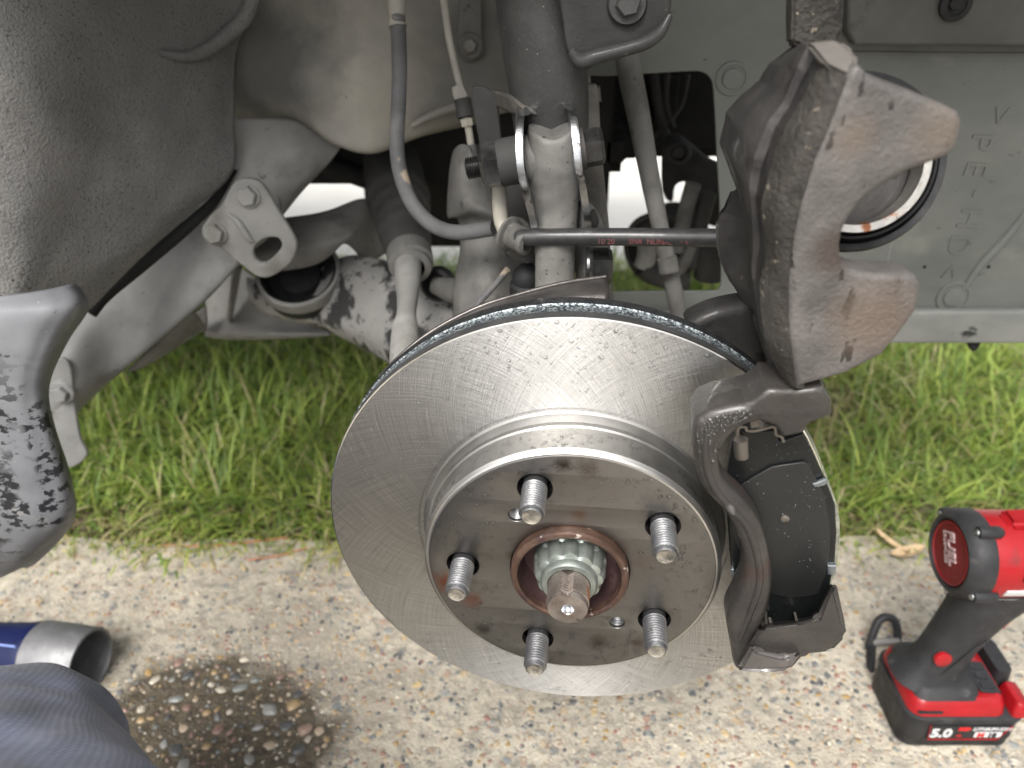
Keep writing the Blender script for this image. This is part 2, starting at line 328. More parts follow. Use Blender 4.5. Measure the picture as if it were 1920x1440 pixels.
m_calband = cast('cast_iron_rough_band', [(.25, (0.023, 0.021, 0.019)), (.5, (0.048, 0.044, 0.039)), (.8, (0.092, 0.082, 0.071))],
                 [((.42, .36, .27), 300, .64, .05, .7), ((.02, .018, .018), 40, .6, .06, .7)], bump=1.0, bdist=.002, bscale=420)  # band colour darkened for shading contrast beside the face
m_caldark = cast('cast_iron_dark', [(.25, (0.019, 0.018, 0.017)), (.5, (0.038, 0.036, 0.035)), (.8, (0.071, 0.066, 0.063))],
                 [((.018, .016, .016), 45, .58, .06, .8), ((.22, .21, .2), 60, .66, .06, .5)], bump=.45)  # darker tone puts shading contrast into the caliper's left facets
m_bracket = cast('bracket_iron', [(.25, (0.027, 0.025, 0.024)), (.5, (0.044, 0.040, 0.037)), (.8, (0.071, 0.065, 0.060))],
                 [((.05, .032, .028), 30, .58, .08, .7), ((.18, .173, .17), 55, .66, .05, .6)], bump=.5, bscale=620, rough=.32, coat=.3)
m_rust = mat('rusty_hub', [(.25, (.035, .02, .016)), (.5, (.075, .042, .03)), (.8, (.17, .12, .09))], scale=60, rough=.5, metal=.3, bump=.4, bscale=250,
             spots=[((.035, .018, .02), 40, .55, .1, .8), ((.38, .33, .29), 180, .66, .05, .8)], coat=.2)
m_hubin = mat('hub_bowl', [(.25, (.018, .011, .012)), (.55, (.05, .028, .028)), (.8, (.11, .08, .075))], scale=70, rough=.4, bump=.4, bscale=250, spots=[((.3, .28, .27), 260, .7, .03, .6)])
m_zinc = mat('zinc_nut', [(.25, (0.224, 0.248, 0.224)), (.55, (0.320, 0.352, 0.320)), (.8, (0.416, 0.448, 0.416))], scale=70, rough=.3, rough2=.45, metal=.75, bump=.15, bscale=300,
             spots=[((.18, .13, .09), 120, .66, .04, .8)])
m_shaft = mat('rusty_shaft', [(.25, (.16, .12, .10)), (.55, (.32, .28, .25)), (.8, (.45, .42, .39))], scale=90, rough=.32, metal=.8, bump=.2, bscale=400,
              spots=[((.36, .11, .035), 60, .60, .04, .9, .6), ((.04, .03, .028), 90, .63, .05, .8)])
m_stud = mat('zinc_stud', [(.25, (0.124, 0.124, 0.127)), (.6, (0.198, 0.198, 0.202)), (.8, (0.260, 0.260, 0.264))], scale=140, rough=.34, metal=.8, bump=.2, bscale=600, spots=[((.06, .055, .05), 200, .66, .05, .7)])
m_studend = mat('stud_end_dirt', [(.3, (.05, .045, .04)), (.7, (.30, .27, .22))], scale=220, rough=.6, metal=.3, bump=.4, bscale=500)
m_hatwall = mat('machined_steel_smooth', [(.3, (.26, .252, .24)), (.7, (.34, .332, .318))], scale=40, rough=.38, rough2=.5, metal=1.)
m_edge = mat('bright_machined_edge', [(.3, (.75, .74, .70)), (.7, (.86, .84, .8))], scale=60, rough=.2, metal=1.)
m_hatedge = mat('worn_hat_edge', [(.3, (.42, .41, .39)), (.7, (.6, .58, .55))], scale=60, rough=.4, metal=1.)
m_rim1 = mat('rim_dark_coat', [(.3, (.07, .07, .072)), (.7, (.13, .13, .132))], scale=70, rough=.4, metal=.6, bump=.2, bscale=500)
m_rim2 = mat('rim_silver_speckle', [(.38, (.02, .024, .028)), (.5, (.14, .16, .17)), (.62, (.45, .50, .52))], scale=700, detail=2, rough=.35, metal=.6, bump=.6, bscale=800, spots=[((.65, .67, .68), 900, .64, .03, .9)])
m_rim3 = mat('rim_wet_black', [(.3, (.016, .016, .017)), (.7, (.04, .042, .045))], scale=200, rough=.22, rough2=.4, metal=.3, bump=.5, bscale=600, coat=.5)
m_shieldrim = mat('dust_shield_steel', [(.3, (.055, .05, .047)), (.7, (.11, .10, .094))], scale=50, rough=.35, metal=.6, bump=.3, bscale=300, coat=.3, spots=[((.15, .10, .075), 40, .62, .08, .6)])
m_padblack = mat('pad_black_paint', [(.3, (0.004, 0.005, 0.005)), (.7, (0.008, 0.009, 0.009))], scale=60, rough=.3, rough2=.42, bump=.12, bscale=500, coat=.15)
m_shim = mat('pad_shim_grey', [(.25, (0.007, 0.009, 0.008)), (.55, (0.011, 0.011, 0.011)), (.8, (0.015, 0.016, 0.015))], scale=24, rough=.42, rough2=.58, metal=0, spec=.4, bump=.1, bscale=420, coat=.12,
             spots=[((.09, .11, .125), 30, .68, .08, .5)])
m_clip = mat('clip_steel', [(.3, (.10, .09, .08)), (.7, (.2, .18, .16))], scale=90, rough=.4, metal=.7, bump=.2, bscale=300)
m_clipzinc = mat('clip_zinc', [(.3, (0.180, 0.198, 0.210)), (.7, (0.270, 0.300, 0.318))], scale=90, rough=.35, metal=.8)
m_lining = mat('pad_lining', [(.3, (.10, .10, .085)), (.7, (.28, .28, .22))], scale=200, rough=.9, bump=.6, bscale=500)
m_rubber = mat('black_rubber_boot', [(.3, (.01, .01, .011)), (.7, (.022, .022, .023))], scale=70, rough=.5, rough2=.65, bump=.2, bscale=400, spec=.18)
m_pistonrim = mat('piston_rim', [(.25, (0.216, 0.203, 0.182)), (.6, (0.378, 0.365, 0.338)), (.85, (0.513, 0.499, 0.472))], scale=90, rough=.35, metal=.85, bump=.3, bscale=300, spots=[((.34, .13, .05), 42, .57, .05, .9, .7), ((.1, .09, .08), 130, .63, .04, .8)])
m_piston = mat('piston_bore', [(.3, (.012, .010, .011)), (.7, (.028, .024, .025))], scale=60, rough=.7, metal=0., spec=.15)
m_water = bpy.data.materials.new('water_beads'); m_water.use_nodes = True
_t = m_water.node_tree; _tr = _t.nodes.new('ShaderNodeBsdfTransparent'); _tr.inputs[0].default_value = (.97, .97, .98, 1); _gl = _t.nodes.new('ShaderNodeBsdfGlossy'); _gl.inputs['Roughness'].default_value = .04
_fr = _t.nodes.new('ShaderNodeFresnel'); _fr.inputs[0].default_value = 1.36; _mx = _t.nodes.new('ShaderNodeMixShader'); lnk(_t, _fr.outputs[0], _mx.inputs[0]); lnk(_t, _tr.outputs[0], _mx.inputs[1]); lnk(_t, _gl.outputs[0], _mx.inputs[2]); lnk(_t, _mx.outputs[0], _t.nodes['Material Output'].inputs[0])

m_beads = m_water.copy(); m_beads.name = 'water_beads_on_black'; m_beads.node_tree.nodes['Fresnel'].inputs[0].default_value = 1.9
# machined friction face: crossed grinding arcs, brushed round the axle
HH0 = .0252
def disc_material(name, base, rough, aniso, hatch, stains=False):
    m = bpy.data.materials.new(name); m.use_nodes = True; t = m.node_tree; N = t.nodes; b = N['Principled BSDF']
    def math_(op, a, c=None):
        q = N.new('ShaderNodeMath'); q.operation = op
        for i, x in enumerate((a, c)):
            if x is None: continue
            if isinstance(x, (int, float)): q.inputs[i].default_value = x
            else: lnk(t, x, q.inputs[i])
        return q.outputs[0]
    tc = N.new('ShaderNodeTexCoord'); d = N.new('ShaderNodeVectorMath'); d.operation = 'DOT_PRODUCT'; d.inputs[1].default_value = tuple(-DU)
    lnk(t, tc.outputs['Object'], d.inputs[0]); sp = N.new('ShaderNodeSeparateXYZ'); lnk(t, tc.outputs['Object'], sp.inputs[0])
    x, z = d.outputs['Value'], sp.outputs[2]
    th = math_('ARCTAN2', z, x); r = math_('SQRT', math_('ADD', math_('MULTIPLY', x, x), math_('MULTIPLY', z, z)))
    kr = math_('MULTIPLY', r, 8.5); hts = []
    for sgn, off in ((1, 0.), (-1, 7.)):
        u = math_('ADD', th, math_('MULTIPLY', kr, sgn)); w = math_('SUBTRACT', th, math_('MULTIPLY', kr, sgn))
        cb = N.new('ShaderNodeCombineXYZ'); lnk(t, math_('MULTIPLY', u, 150.), cb.inputs[0]); lnk(t, math_('MULTIPLY', w, 2.2), cb.inputs[1]); cb.inputs[2].default_value = off
        n = N.new('ShaderNodeTexNoise'); n.inputs['Scale'].default_value = 1.; n.inputs['Detail'].default_value = 4; n.inputs['Roughness'].default_value = .7; lnk(t, cb.outputs[0], n.inputs['Vector']); hts.append(n.outputs[0])
    h = math_('ADD', hts[0], hts[1])
    mn = N.new('ShaderNodeTexNoise'); mn.inputs['Scale'].default_value = 14; mn.inputs['Detail'].default_value = 5; lnk(t, tc.outputs['Object'], mn.inputs['Vector'])
    mr = N.new('ShaderNodeMapRange'); mr.inputs[1].default_value = .6; mr.inputs[2].default_value = 1.4; mr.inputs[3].default_value = .0; mr.inputs[4].default_value = 1.; lnk(t, h, mr.inputs[0])
    mx = N.new('ShaderNodeMix'); mx.data_type = 'RGBA'; mx.inputs[6].default_value = (*(c*(1-.55*hatch) for c in base), 1); mx.inputs[7].default_value = (*(min(.92, c*(1+.3*hatch)) for c in base), 1)
    lnk(t, mr.outputs[0], mx.inputs[0]); col = mx.outputs[2]
    if stains:
        for (c, scl, thr, soft, st, off) in (((.15, .13, .115), 12, .45, .3, .45, 3.), ((.22, .10, .06), 13, .60, .12, .55, 9.), ((.05, .038, .03), 30, .70, .06, .7, 5.)):
            q = N.new('ShaderNodeTexNoise'); q.inputs['Scale'].default_value = scl; q.inputs['Detail'].default_value = 6; q.inputs['Roughness'].default_value = .65
            av = N.new('ShaderNodeVectorMath'); av.inputs[1].default_value = (off, off, -off); lnk(t, tc.outputs['Object'], av.inputs[0]); lnk(t, av.outputs[0], q.inputs['Vector'])
            r2 = N.new('ShaderNodeMapRange'); r2.inputs[1].default_value = thr; r2.inputs[2].default_value = thr+soft; r2.inputs[4].default_value = st; lnk(t, q.outputs[0], r2.inputs[0])
            m3 = N.new('ShaderNodeMix'); m3.data_type = 'RGBA'; m3.inputs[7].default_value = (*c, 1); lnk(t, r2.outputs[0], m3.inputs[0]); lnk(t, col, m3.inputs[6]); col = m3.outputs[2]
        for (px, py, rad, c, st) in ((838, 1092, .011, (.30, .10, .05), .8), (885, 1125, .008, (.26, .10, .06), .6), (1055, 872, .006, (.03, .022, .016), .85), (1100, 880, .008, (.06, .045, .035), .6), (1120, 1205, .009, (.07, .045, .03), .7), (1195, 1205, .006, (.08, .05, .032), .7), (905, 1180, .006, (.05, .04, .03), .7), (1085, 965, .006, (.20, .11, .07), .6), (960, 1040, .005, (.10, .07, .05), .6)):
            p = atd(px, py, HH0)-DC; dd = N.new('ShaderNodeVectorMath'); dd.operation = 'DISTANCE'; dd.inputs[1].default_value = tuple(p); lnk(t, tc.outputs['Object'], dd.inputs[0])
            q = N.new('ShaderNodeTexNoise'); q.inputs['Scale'].default_value = 130; q.inputs['Detail'].default_value = 6; q.inputs['Roughness'].default_value = .7; lnk(t, tc.outputs['Object'], q.inputs['Vector'])
            r2 = N.new('ShaderNodeMapRange'); r2.inputs[1].default_value = rad*1.7; r2.inputs[2].default_value = rad*.95; r2.inputs[4].default_value = st; lnk(t, math_('ADD', dd.outputs['Value'], math_('MULTIPLY', q.outputs[0], rad*1.6)), r2.inputs[0])
            m3 = N.new('ShaderNodeMix'); m3.data_type = 'RGBA'; m3.inputs[7].default_value = (*c, 1); lnk(t, r2.outputs[0], m3.inputs[0]); lnk(t, col, m3.inputs[6]); col = m3.outputs[2]
    lnk(t, col, b.inputs['Base Color'])
    rr = N.new('ShaderNodeMapRange'); rr.inputs[1].default_value = .3; rr.inputs[2].default_value = .7; rr.inputs[3].default_value = rough-.04; rr.inputs[4].default_value = rough+.07; lnk(t, mn.outputs[0], rr.inputs[0]); lnk(t, rr.outputs[0], b.inputs['Roughness'])
    b.inputs['Metallic'].default_value = 1.
    if aniso:
        b.inputs['Anisotropic'].default_value = aniso
        # highlights stretch out from the axle, across the circular brushing
        nv = N.new('ShaderNodeVectorMath'); nv.operation = 'NORMALIZE'; lnk(t, tc.outputs['Object'], nv.inputs[0]); lnk(t, nv.outputs[0], b.inputs['Tangent'])
    bp = N.new('ShaderNodeBump'); bp.inputs['Strength'].default_value = .5*hatch; bp.inputs['Distance'].default_value = .0004; lnk(t, h, bp.inputs['Height']); lnk(t, bp.outputs[0], b.inputs['Normal'])
    MATS[name] = m; return m
m_disc = disc_material('ground_friction_face', (.60, .592, .575), .40, .88, .9)
m_hatface = disc_material('wet_hat_face', (.235, .228, .22), .36, .2, .12, True)

def dplate(name, loops, h, thick, m, parent, bevel=.0006, smooth=35, loc=None):
    """flat part lying parallel to the disc; loops in metres (u,v) from the axle, near face at height h"""
    cu = bpy.data.curves.new('outline', 'CURVE'); cu.dimensions = '2D'; cu.fill_mode = 'BOTH'
    cu.bevel_depth = bevel; cu.bevel_resolution = 2; cu.extrude = max(thick/2-bevel, 1e-5); cu.offset = -bevel
    for lp in loops:
        s = cu.splines.new('POLY'); s.points.add(len(lp)-1); s.use_cyclic_u = True
        for k, (a, b) in enumerate(lp): s.points[k].co = (a, b, 0, 1)
    ob = bpy.data.objects.new('outline', cu); me = bpy.data.meshes.new_from_object(ob); bpy.data.objects.remove(ob); bpy.data.curves.remove(cu)
    M4 = Matrix((DU, DV, -DN)).transposed().to_4x4(); M4.translation = DC-DN*(h-thick/2); me.transform(M4)
    bm = bmesh.new(); bm.from_mesh(me); bpy.data.meshes.remove(me); bmesh.ops.remove_doubles(bm, verts=bm.verts, dist=1e-6)
    return fin(bm, name, m, parent, smooth, loc)
def duv(px, py, h): q = atd(px, py, h)-DC; return (q.dot(DU), q.dot(DV))

# ================================================================== SETTING: ground
def ground_sheet(name, x0, x1, y0, y1, z, m, step=.5, edge=None):
    bm = bmesh.new(); nx = max(2, int((x1-x0)/step)); ny = max(2, int((y1-y0)/step))
    Gd = [[bm.verts.new((x0+(x1-x0)*i/nx, y0+(y1-y0)*j/ny, z)) for j in range(ny+1)] for i in range(nx+1)]
    for i in range(nx):
        for j in range(ny): bm.faces.new((Gd[i][j], Gd[i+1][j], Gd[i+1][j+1], Gd[i][j+1]))
    o = fin(bm, name, m, None, 40); o['kind'] = 'structure'; return o
m_soil = mat('lawn_soil', [(.3, (.06, .048, .03)), (.7, (.15, .12, .078))], scale=30, rough=.95, bump=.6, bscale=120, bdist=.01)
m_far = mat('sunlit_far_concrete', [(.3, (.74, .72, .66)), (.7, (.84, .82, .76))], scale=4, rough=.9)
# concrete with exposed aggregate, soaked patch by the tools
WETC = (-.285, .405)
m_conc = bpy.data.materials.new('aggregate_concrete'); m_conc.use_nodes = True
def _conc():
    t = m_conc.node_tree; N = t.nodes; b = N['Principled BSDF']; tc = N.new('ShaderNodeTexCoord'); V = tc.outputs['Object']
    def nz(s, d=5, r=.6, off=0):
        n = N.new('ShaderNodeTexNoise'); n.inputs['Scale'].default_value = s; n.inputs['Detail'].default_value = d; n.inputs['Roughness'].default_value = r
        a = N.new('ShaderNodeVectorMath'); a.inputs[1].default_value = (off, off*.7, 0); lnk(t, V, a.inputs[0]); lnk(t, a.outputs[0], n.inputs['Vector']); return n.outputs[0]
    def rng(x, a, c, lo=0., hi=1.):
        q = N.new('ShaderNodeMapRange'); q.inputs[1].default_value = a; q.inputs[2].default_value = c; q.inputs[3].default_value = lo; q.inputs[4].default_value = hi; lnk(t, x, q.inputs[0]); return q.outputs[0]
    def mixc(f, a, c):
        q = N.new('ShaderNodeMix'); q.data_type = 'RGBA'; lnk(t, f, q.inputs[0])
        for i, s in ((6, a), (7, c)):
            if isinstance(s, tuple): q.inputs[i].default_value = (*s, 1)
            else: lnk(t, s, q.inputs[i])
        return q.outputs[2]
    def mth(op, a, c):
        q = N.new('ShaderNodeMath'); q.operation = op
        for i, s in enumerate((a, c)):
            if isinstance(s, float): q.inputs[i].default_value = s
            else: lnk(t, s, q.inputs[i])
        return q.outputs[0]
    base = mixc(rng(nz(9), .35, .65), (.36, .318, .252), (.50, .45, .362))
    base = mixc(rng(nz(75, 6, .7, 2), .45, .7), base, (.19, .172, .142)); base = mixc(rng(nz(3.2, 4, .6, 9.3), .48, .66, 0, .6), base, (.20, .175, .14))
    base = mixc(rng(nz(260, 3, .7, 4), .58, .68, 0, .6), base, (.60, .56, .48))
    base = mixc(rng(nz(38, 4, .7, 6), .56, .70, 0, .75), base, (.15, .145, .135))
    # aggregate grains: flat worn stones in the mortar
    vo = N.new('ShaderNodeTexVoronoi'); vo.inputs['Scale'].default_value = 95; vo.inputs['Randomness'].default_value = 1.; 
    wv = N.new('ShaderNodeTexNoise'); wv.inputs['Scale'].default_value = 120; mm = N.new('ShaderNodeMix'); mm.data_type = 'VECTOR'; mm.inputs[0].default_value = .012
    lnk(t, V, wv.inputs['Vector']); lnk(t, V, mm.inputs[4]); lnk(t, wv.outputs['Color'], mm.inputs[5]); lnk(t, mm.outputs[1], vo.inputs['Vector'])
    sep = N.new('ShaderNodeSeparateColor'); lnk(t, vo.outputs['Color'], sep.inputs[0])
    cr = N.new('ShaderNodeValToRGB'); e = cr.color_ramp.elements; cr.color_ramp.interpolation = 'CONSTANT'
    cc = [(0, (.16, .165, .165)), (.2, (.42, .30, .17)), (.34, (.22, .23, .225)), (.5, (.33, .22, .16)), (.62, (.44, .40, .33)), (.78, (.09, .095, .10)), (.88, (.5, .36, .17))]
    while len(e) < len(cc): e.new(.5)
    for k, (p, c) in enumerate(cc): e[k].position = p; e[k].color = (*c, 1)
    lnk(t, sep.outputs[0], cr.inputs[0])
    grain = mth('MULTIPLY', rng(vo.outputs['Distance'], .30, .42, 1., 0.), rng(sep.outputs[1], .45, .5, 0., 1.))
    worn = rng(nz(13, 3, .5, 8), .40, .62, .35, .95)
    base = mixc(mth('MULTIPLY', grain, worn), base, cr.outputs[0])
    # soaked ragged patch
    vd = N.new('ShaderNodeVectorMath'); vd.operation = 'DISTANCE'; vd.inputs[1].default_value = (WETC[0], WETC[1], 0); lnk(t, V, vd.inputs[0])
    wob = mth('ADD', mth('MULTIPLY', nz(26, 5, .65, 3), .07), mth('MULTIPLY', nz(7, 3, .6, 5), .11)); wd = mth('ADD', vd.outputs['Value'], wob)
    wet = rng(wd, .202, .232, 1., 0.)
    wetc = mixc(rng(nz(120, 5, .7, 5), .4, .65), (.045, .035, .022), (.115, .09, .057))
    col = mixc(wet, base, wetc); lnk(t, col, b.inputs['Base Color'])
    damp = rng(nz(4, 4, .6, 1), .35, .65, .55, .85); q = N.new('ShaderNodeMix'); lnk(t, wet, q.inputs[0]); lnk(t, damp, q.inputs[2]); q.inputs[3].default_value = .38; lnk(t, q.outputs[0], b.inputs['Roughness'])
    hh = mth('ADD', mth('MULTIPLY', nz(60, 6, .7, 2), 1.), mth('MULTIPLY', nz(330, 3, .6, 1), .5)); hh = mth('ADD', hh, mth('MULTIPLY', grain, .25))
    bp = N.new('ShaderNodeBump'); bp.inputs['Strength'].default_value = .75; bp.inputs['Distance'].default_value = .006; lnk(t, hh, bp.inputs['Height']); lnk(t, bp.outputs[0], b.inputs['Normal'])
_conc()
ground_sheet('lawn_soil', -60, 60, -60, 60, -.012, m_soil, 10)
far = ground_sheet('driveway', -6, 6, 1.52, 9, -.004, m_far, 1)
EDGE = lambda x: .708 + .032*noise.noise(Vector((x*6, 0, 3))) + .012*noise.noise(Vector((x*25, 1, 0))) + .012*max(0, x)
bm = bmesh.new(); xs = [-3+6*i/300 for i in range(301)]
A = [bm.verts.new((x, -4, 0)) for x in xs]; B = [bm.verts.new((x, EDGE(x), 0)) for x in xs]; Cc = [bm.verts.new((x, EDGE(x)+.004, -.02)) for x in xs]
for i in range(300):
    bm.faces.new((A[i], A[i+1], B[i+1], B[i])); bm.faces.new((B[i], B[i+1], Cc[i+1], Cc[i]))
pave = fin(bm, 'pavement', m_conc, None, 40); pave['kind'] = 'structure'

# pebbles standing proud of the mortar: the large ones one by one, the grit as one part
PC = [(.30, .20, .085), (.20, .205, .20), (.11, .115, .115), (.33, .25, .17), (.27, .17, .13), (.38, .34, .27), (.16, .175, .17), (.45, .40, .32), (.24, .13, .11), (.07, .075, .08)]
def pebmat(i, wet):
    c = PC[i]; g_ = sum(c)/3; c = tuple(.98*(.7*x+.3*g_*y) for x, y in zip(c, (1.08, 1., .85))) if wet else c; return mat('pebble_stone_%s_%d' % ('wet' if wet else 'dry', i), [(.3, tuple(x*.75 for x in c)), (.7, tuple(min(.8, x*1.25) for x in c))], scale=180, rough=.22 if wet else .7, rough2=.4 if wet else .85, bump=.2, bscale=500, coat=.3 if wet else 0)
def peb_mesh(seed, m):
    bm = bmesh.new(); bmesh.ops.create_icosphere(bm, subdivisions=2, radius=1)
    for v in bm.verts:
        n = noise.noise_vector(v.co*1.1+Vector((seed*7.3, seed, 0))); v.co += n*.33; v.co.z *= .62
    me = bpy.data.meshes.new('pebble'); bm.to_mesh(me); bm.free(); me.shade_smooth(); me.materials.append(m); return me
PM = {}
for w in (0, 1):
    for i in range(len(PC)):
        for k in range(2): PM[w, i, k] = peb_mesh(i*2+k+w*31, pebmat(i, w))
def inwet(x, y): return math.hypot(x-WETC[0], y-WETC[1]) < .128
spots = []
def try_spot(x, y, r, gap=.9):
    for (a, b, q) in spots:
        if (a-x)**2+(b-y)**2 < ((q+r)*gap)**2: return False
    spots.append((x, y, r)); return True
def add_peb(x, y, r, w, parent=pave):
    i = random.choice([0, 1, 2, 3, 3, 4, 5, 6, 6, 7, 8, 9]); o = bpy.data.objects.new('pebble', PM[w, i, random.randrange(2)]); COL.objects.link(o); o.parent = parent
    o.location = (x, y, -r*.12); o.rotation_euler = (random.uniform(-.3, .3), random.uniform(-.3, .3), random.uniform(0, 6.28)); o.scale = (r, r*random.uniform(.6, .95), r*random.uniform(.5, .9))
n = 0
for (px, py, r, i) in ((277, 1263, .0085, 0), (550, 1322, .0085, 0), (290, 1275, .006, 5), (450, 1290, .008, 6), (330, 1310, .0075, 6), (318, 1232, .0065, 3), (411, 1232, .0055, 0), (388, 1336, .005, 0), (387, 1400, .005, 0), (265, 1350, .005, 0), (170, 1173, .007, 7), (181, 1141, .005, 7), (505, 1330, .009, 1), (330, 1405, .008, 9), (630, 1325, .010, 6), (755, 1290, .0075, 9), (790, 1294, .0065, 9), (640, 1330, .009, 2), (1508, 1273, .008, 9), (1550, 1265, .009, 2), (1585, 1305, .007, 0), (1300, 1300, .010, 2), (950, 1425, .008, 1), (880, 1430, .009, 2)):
    q = atz(px, py); spots.append((q.x, q.y, r)); o = bpy.data.objects.new('pebble', PM[1 if inwet(q.x, q.y) else 0, i, 0]); COL.objects.link(o); o.parent = pave
    o.location = (q.x, q.y, -r*(.15 if inwet(q.x, q.y) else .36)); o.rotation_euler = (0, 0, random.uniform(0, 6.28)); o.scale = (r, r*.75, r*.7); n += 1
tr = 0
while n < 245 and tr < 20000:                                    # the soaked patch
    tr += 1; a = random.uniform(0, 6.28); q = .134*math.sqrt(random.random()); x, y = WETC[0]+q*math.cos(a)*1.05, WETC[1]+q*math.sin(a)
    r = random.choice([.0030, .0033, .0036, .004, .0045, .0055, .0068])*random.uniform(.85, 1.15)
    if try_spot(x, y, r): add_peb(x, y, r, 1); n += 1
tr = 0
while n < 298 and tr < 9000:
    tr += 1; q = atz(random.uniform(-20, 1940), random.uniform(1090, 1450))
    if q.y > EDGE(q.x)-.02 or inwet(q.x, q.y): continue
    r = random.uniform(.0035, .007)
    if try_spot(q.x, q.y, r, 1.3):
        add_peb(q.x, q.y, r, 0); bpy_o = COL.objects[-1]; bpy_o.location.z = -r*.42; n += 1
# grit
V, F, MI = [], [], []
gm = [pebmat(i, 0) for i in range(len(PC))] + [pebmat(i, 1) for i in range(len(PC))]
base = [v.co.copy() for v in PM[0, 0, 0].vertices]; 
_b2 = bmesh.new(); bmesh.ops.create_icosphere(_b2, subdivisions=1, radius=1); bv = [v.co.copy() for v in _b2.verts]; bf = [[v.index for v in f.verts] for f in _b2.faces]; _b2.free()
for k in range(6500):
    if k < 1300:
        a = random.uniform(0, 6.28); q = .140*math.sqrt(random.random()); x, y = WETC[0]+q*math.cos(a), WETC[1]+q*math.sin(a); w = 1; r = random.uniform(.0012, .0028)
    else:
        q = atz(random.uniform(-150, 2100), random.uniform(1000, 1500)); x, y = q.x, q.y; w = 0; r = random.uniform(.001, .0036)
        if y > EDGE(x)-.01 or inwet(x, y): continue
    if not try_spot(x, y, r, .8) and k < 1300: continue
    b = len(V); ro = random.uniform(0, 6.28); c, s = math.cos(ro), math.sin(ro); sx, sy, sz = r, r*random.uniform(.55, .95), r*random.uniform(.35, .6)
    for p in bv: X, Y = p.x*sx, p.y*sy; V.append((x+X*c-Y*s, y+X*s+Y*c, p.z*sz-(sz*.1 if w else sz*.32)))
    mi = random.choice([0, 1, 2, 3, 3, 4, 5, 5, 6, 6, 7, 8, 9])+10*w
    for f in bf: F.append([b+i for i in f]); MI.append(mi)
me = bpy.data.meshes.new('grit'); me.from_pydata(V, [], F); me.shade_smooth()
go = link_mesh('grit', me, None, pave); me.materials.clear()
for m_ in gm: me.materials.append(m_)
me.polygons.foreach_set('material_index', MI); go['kind'] = 'stuff'

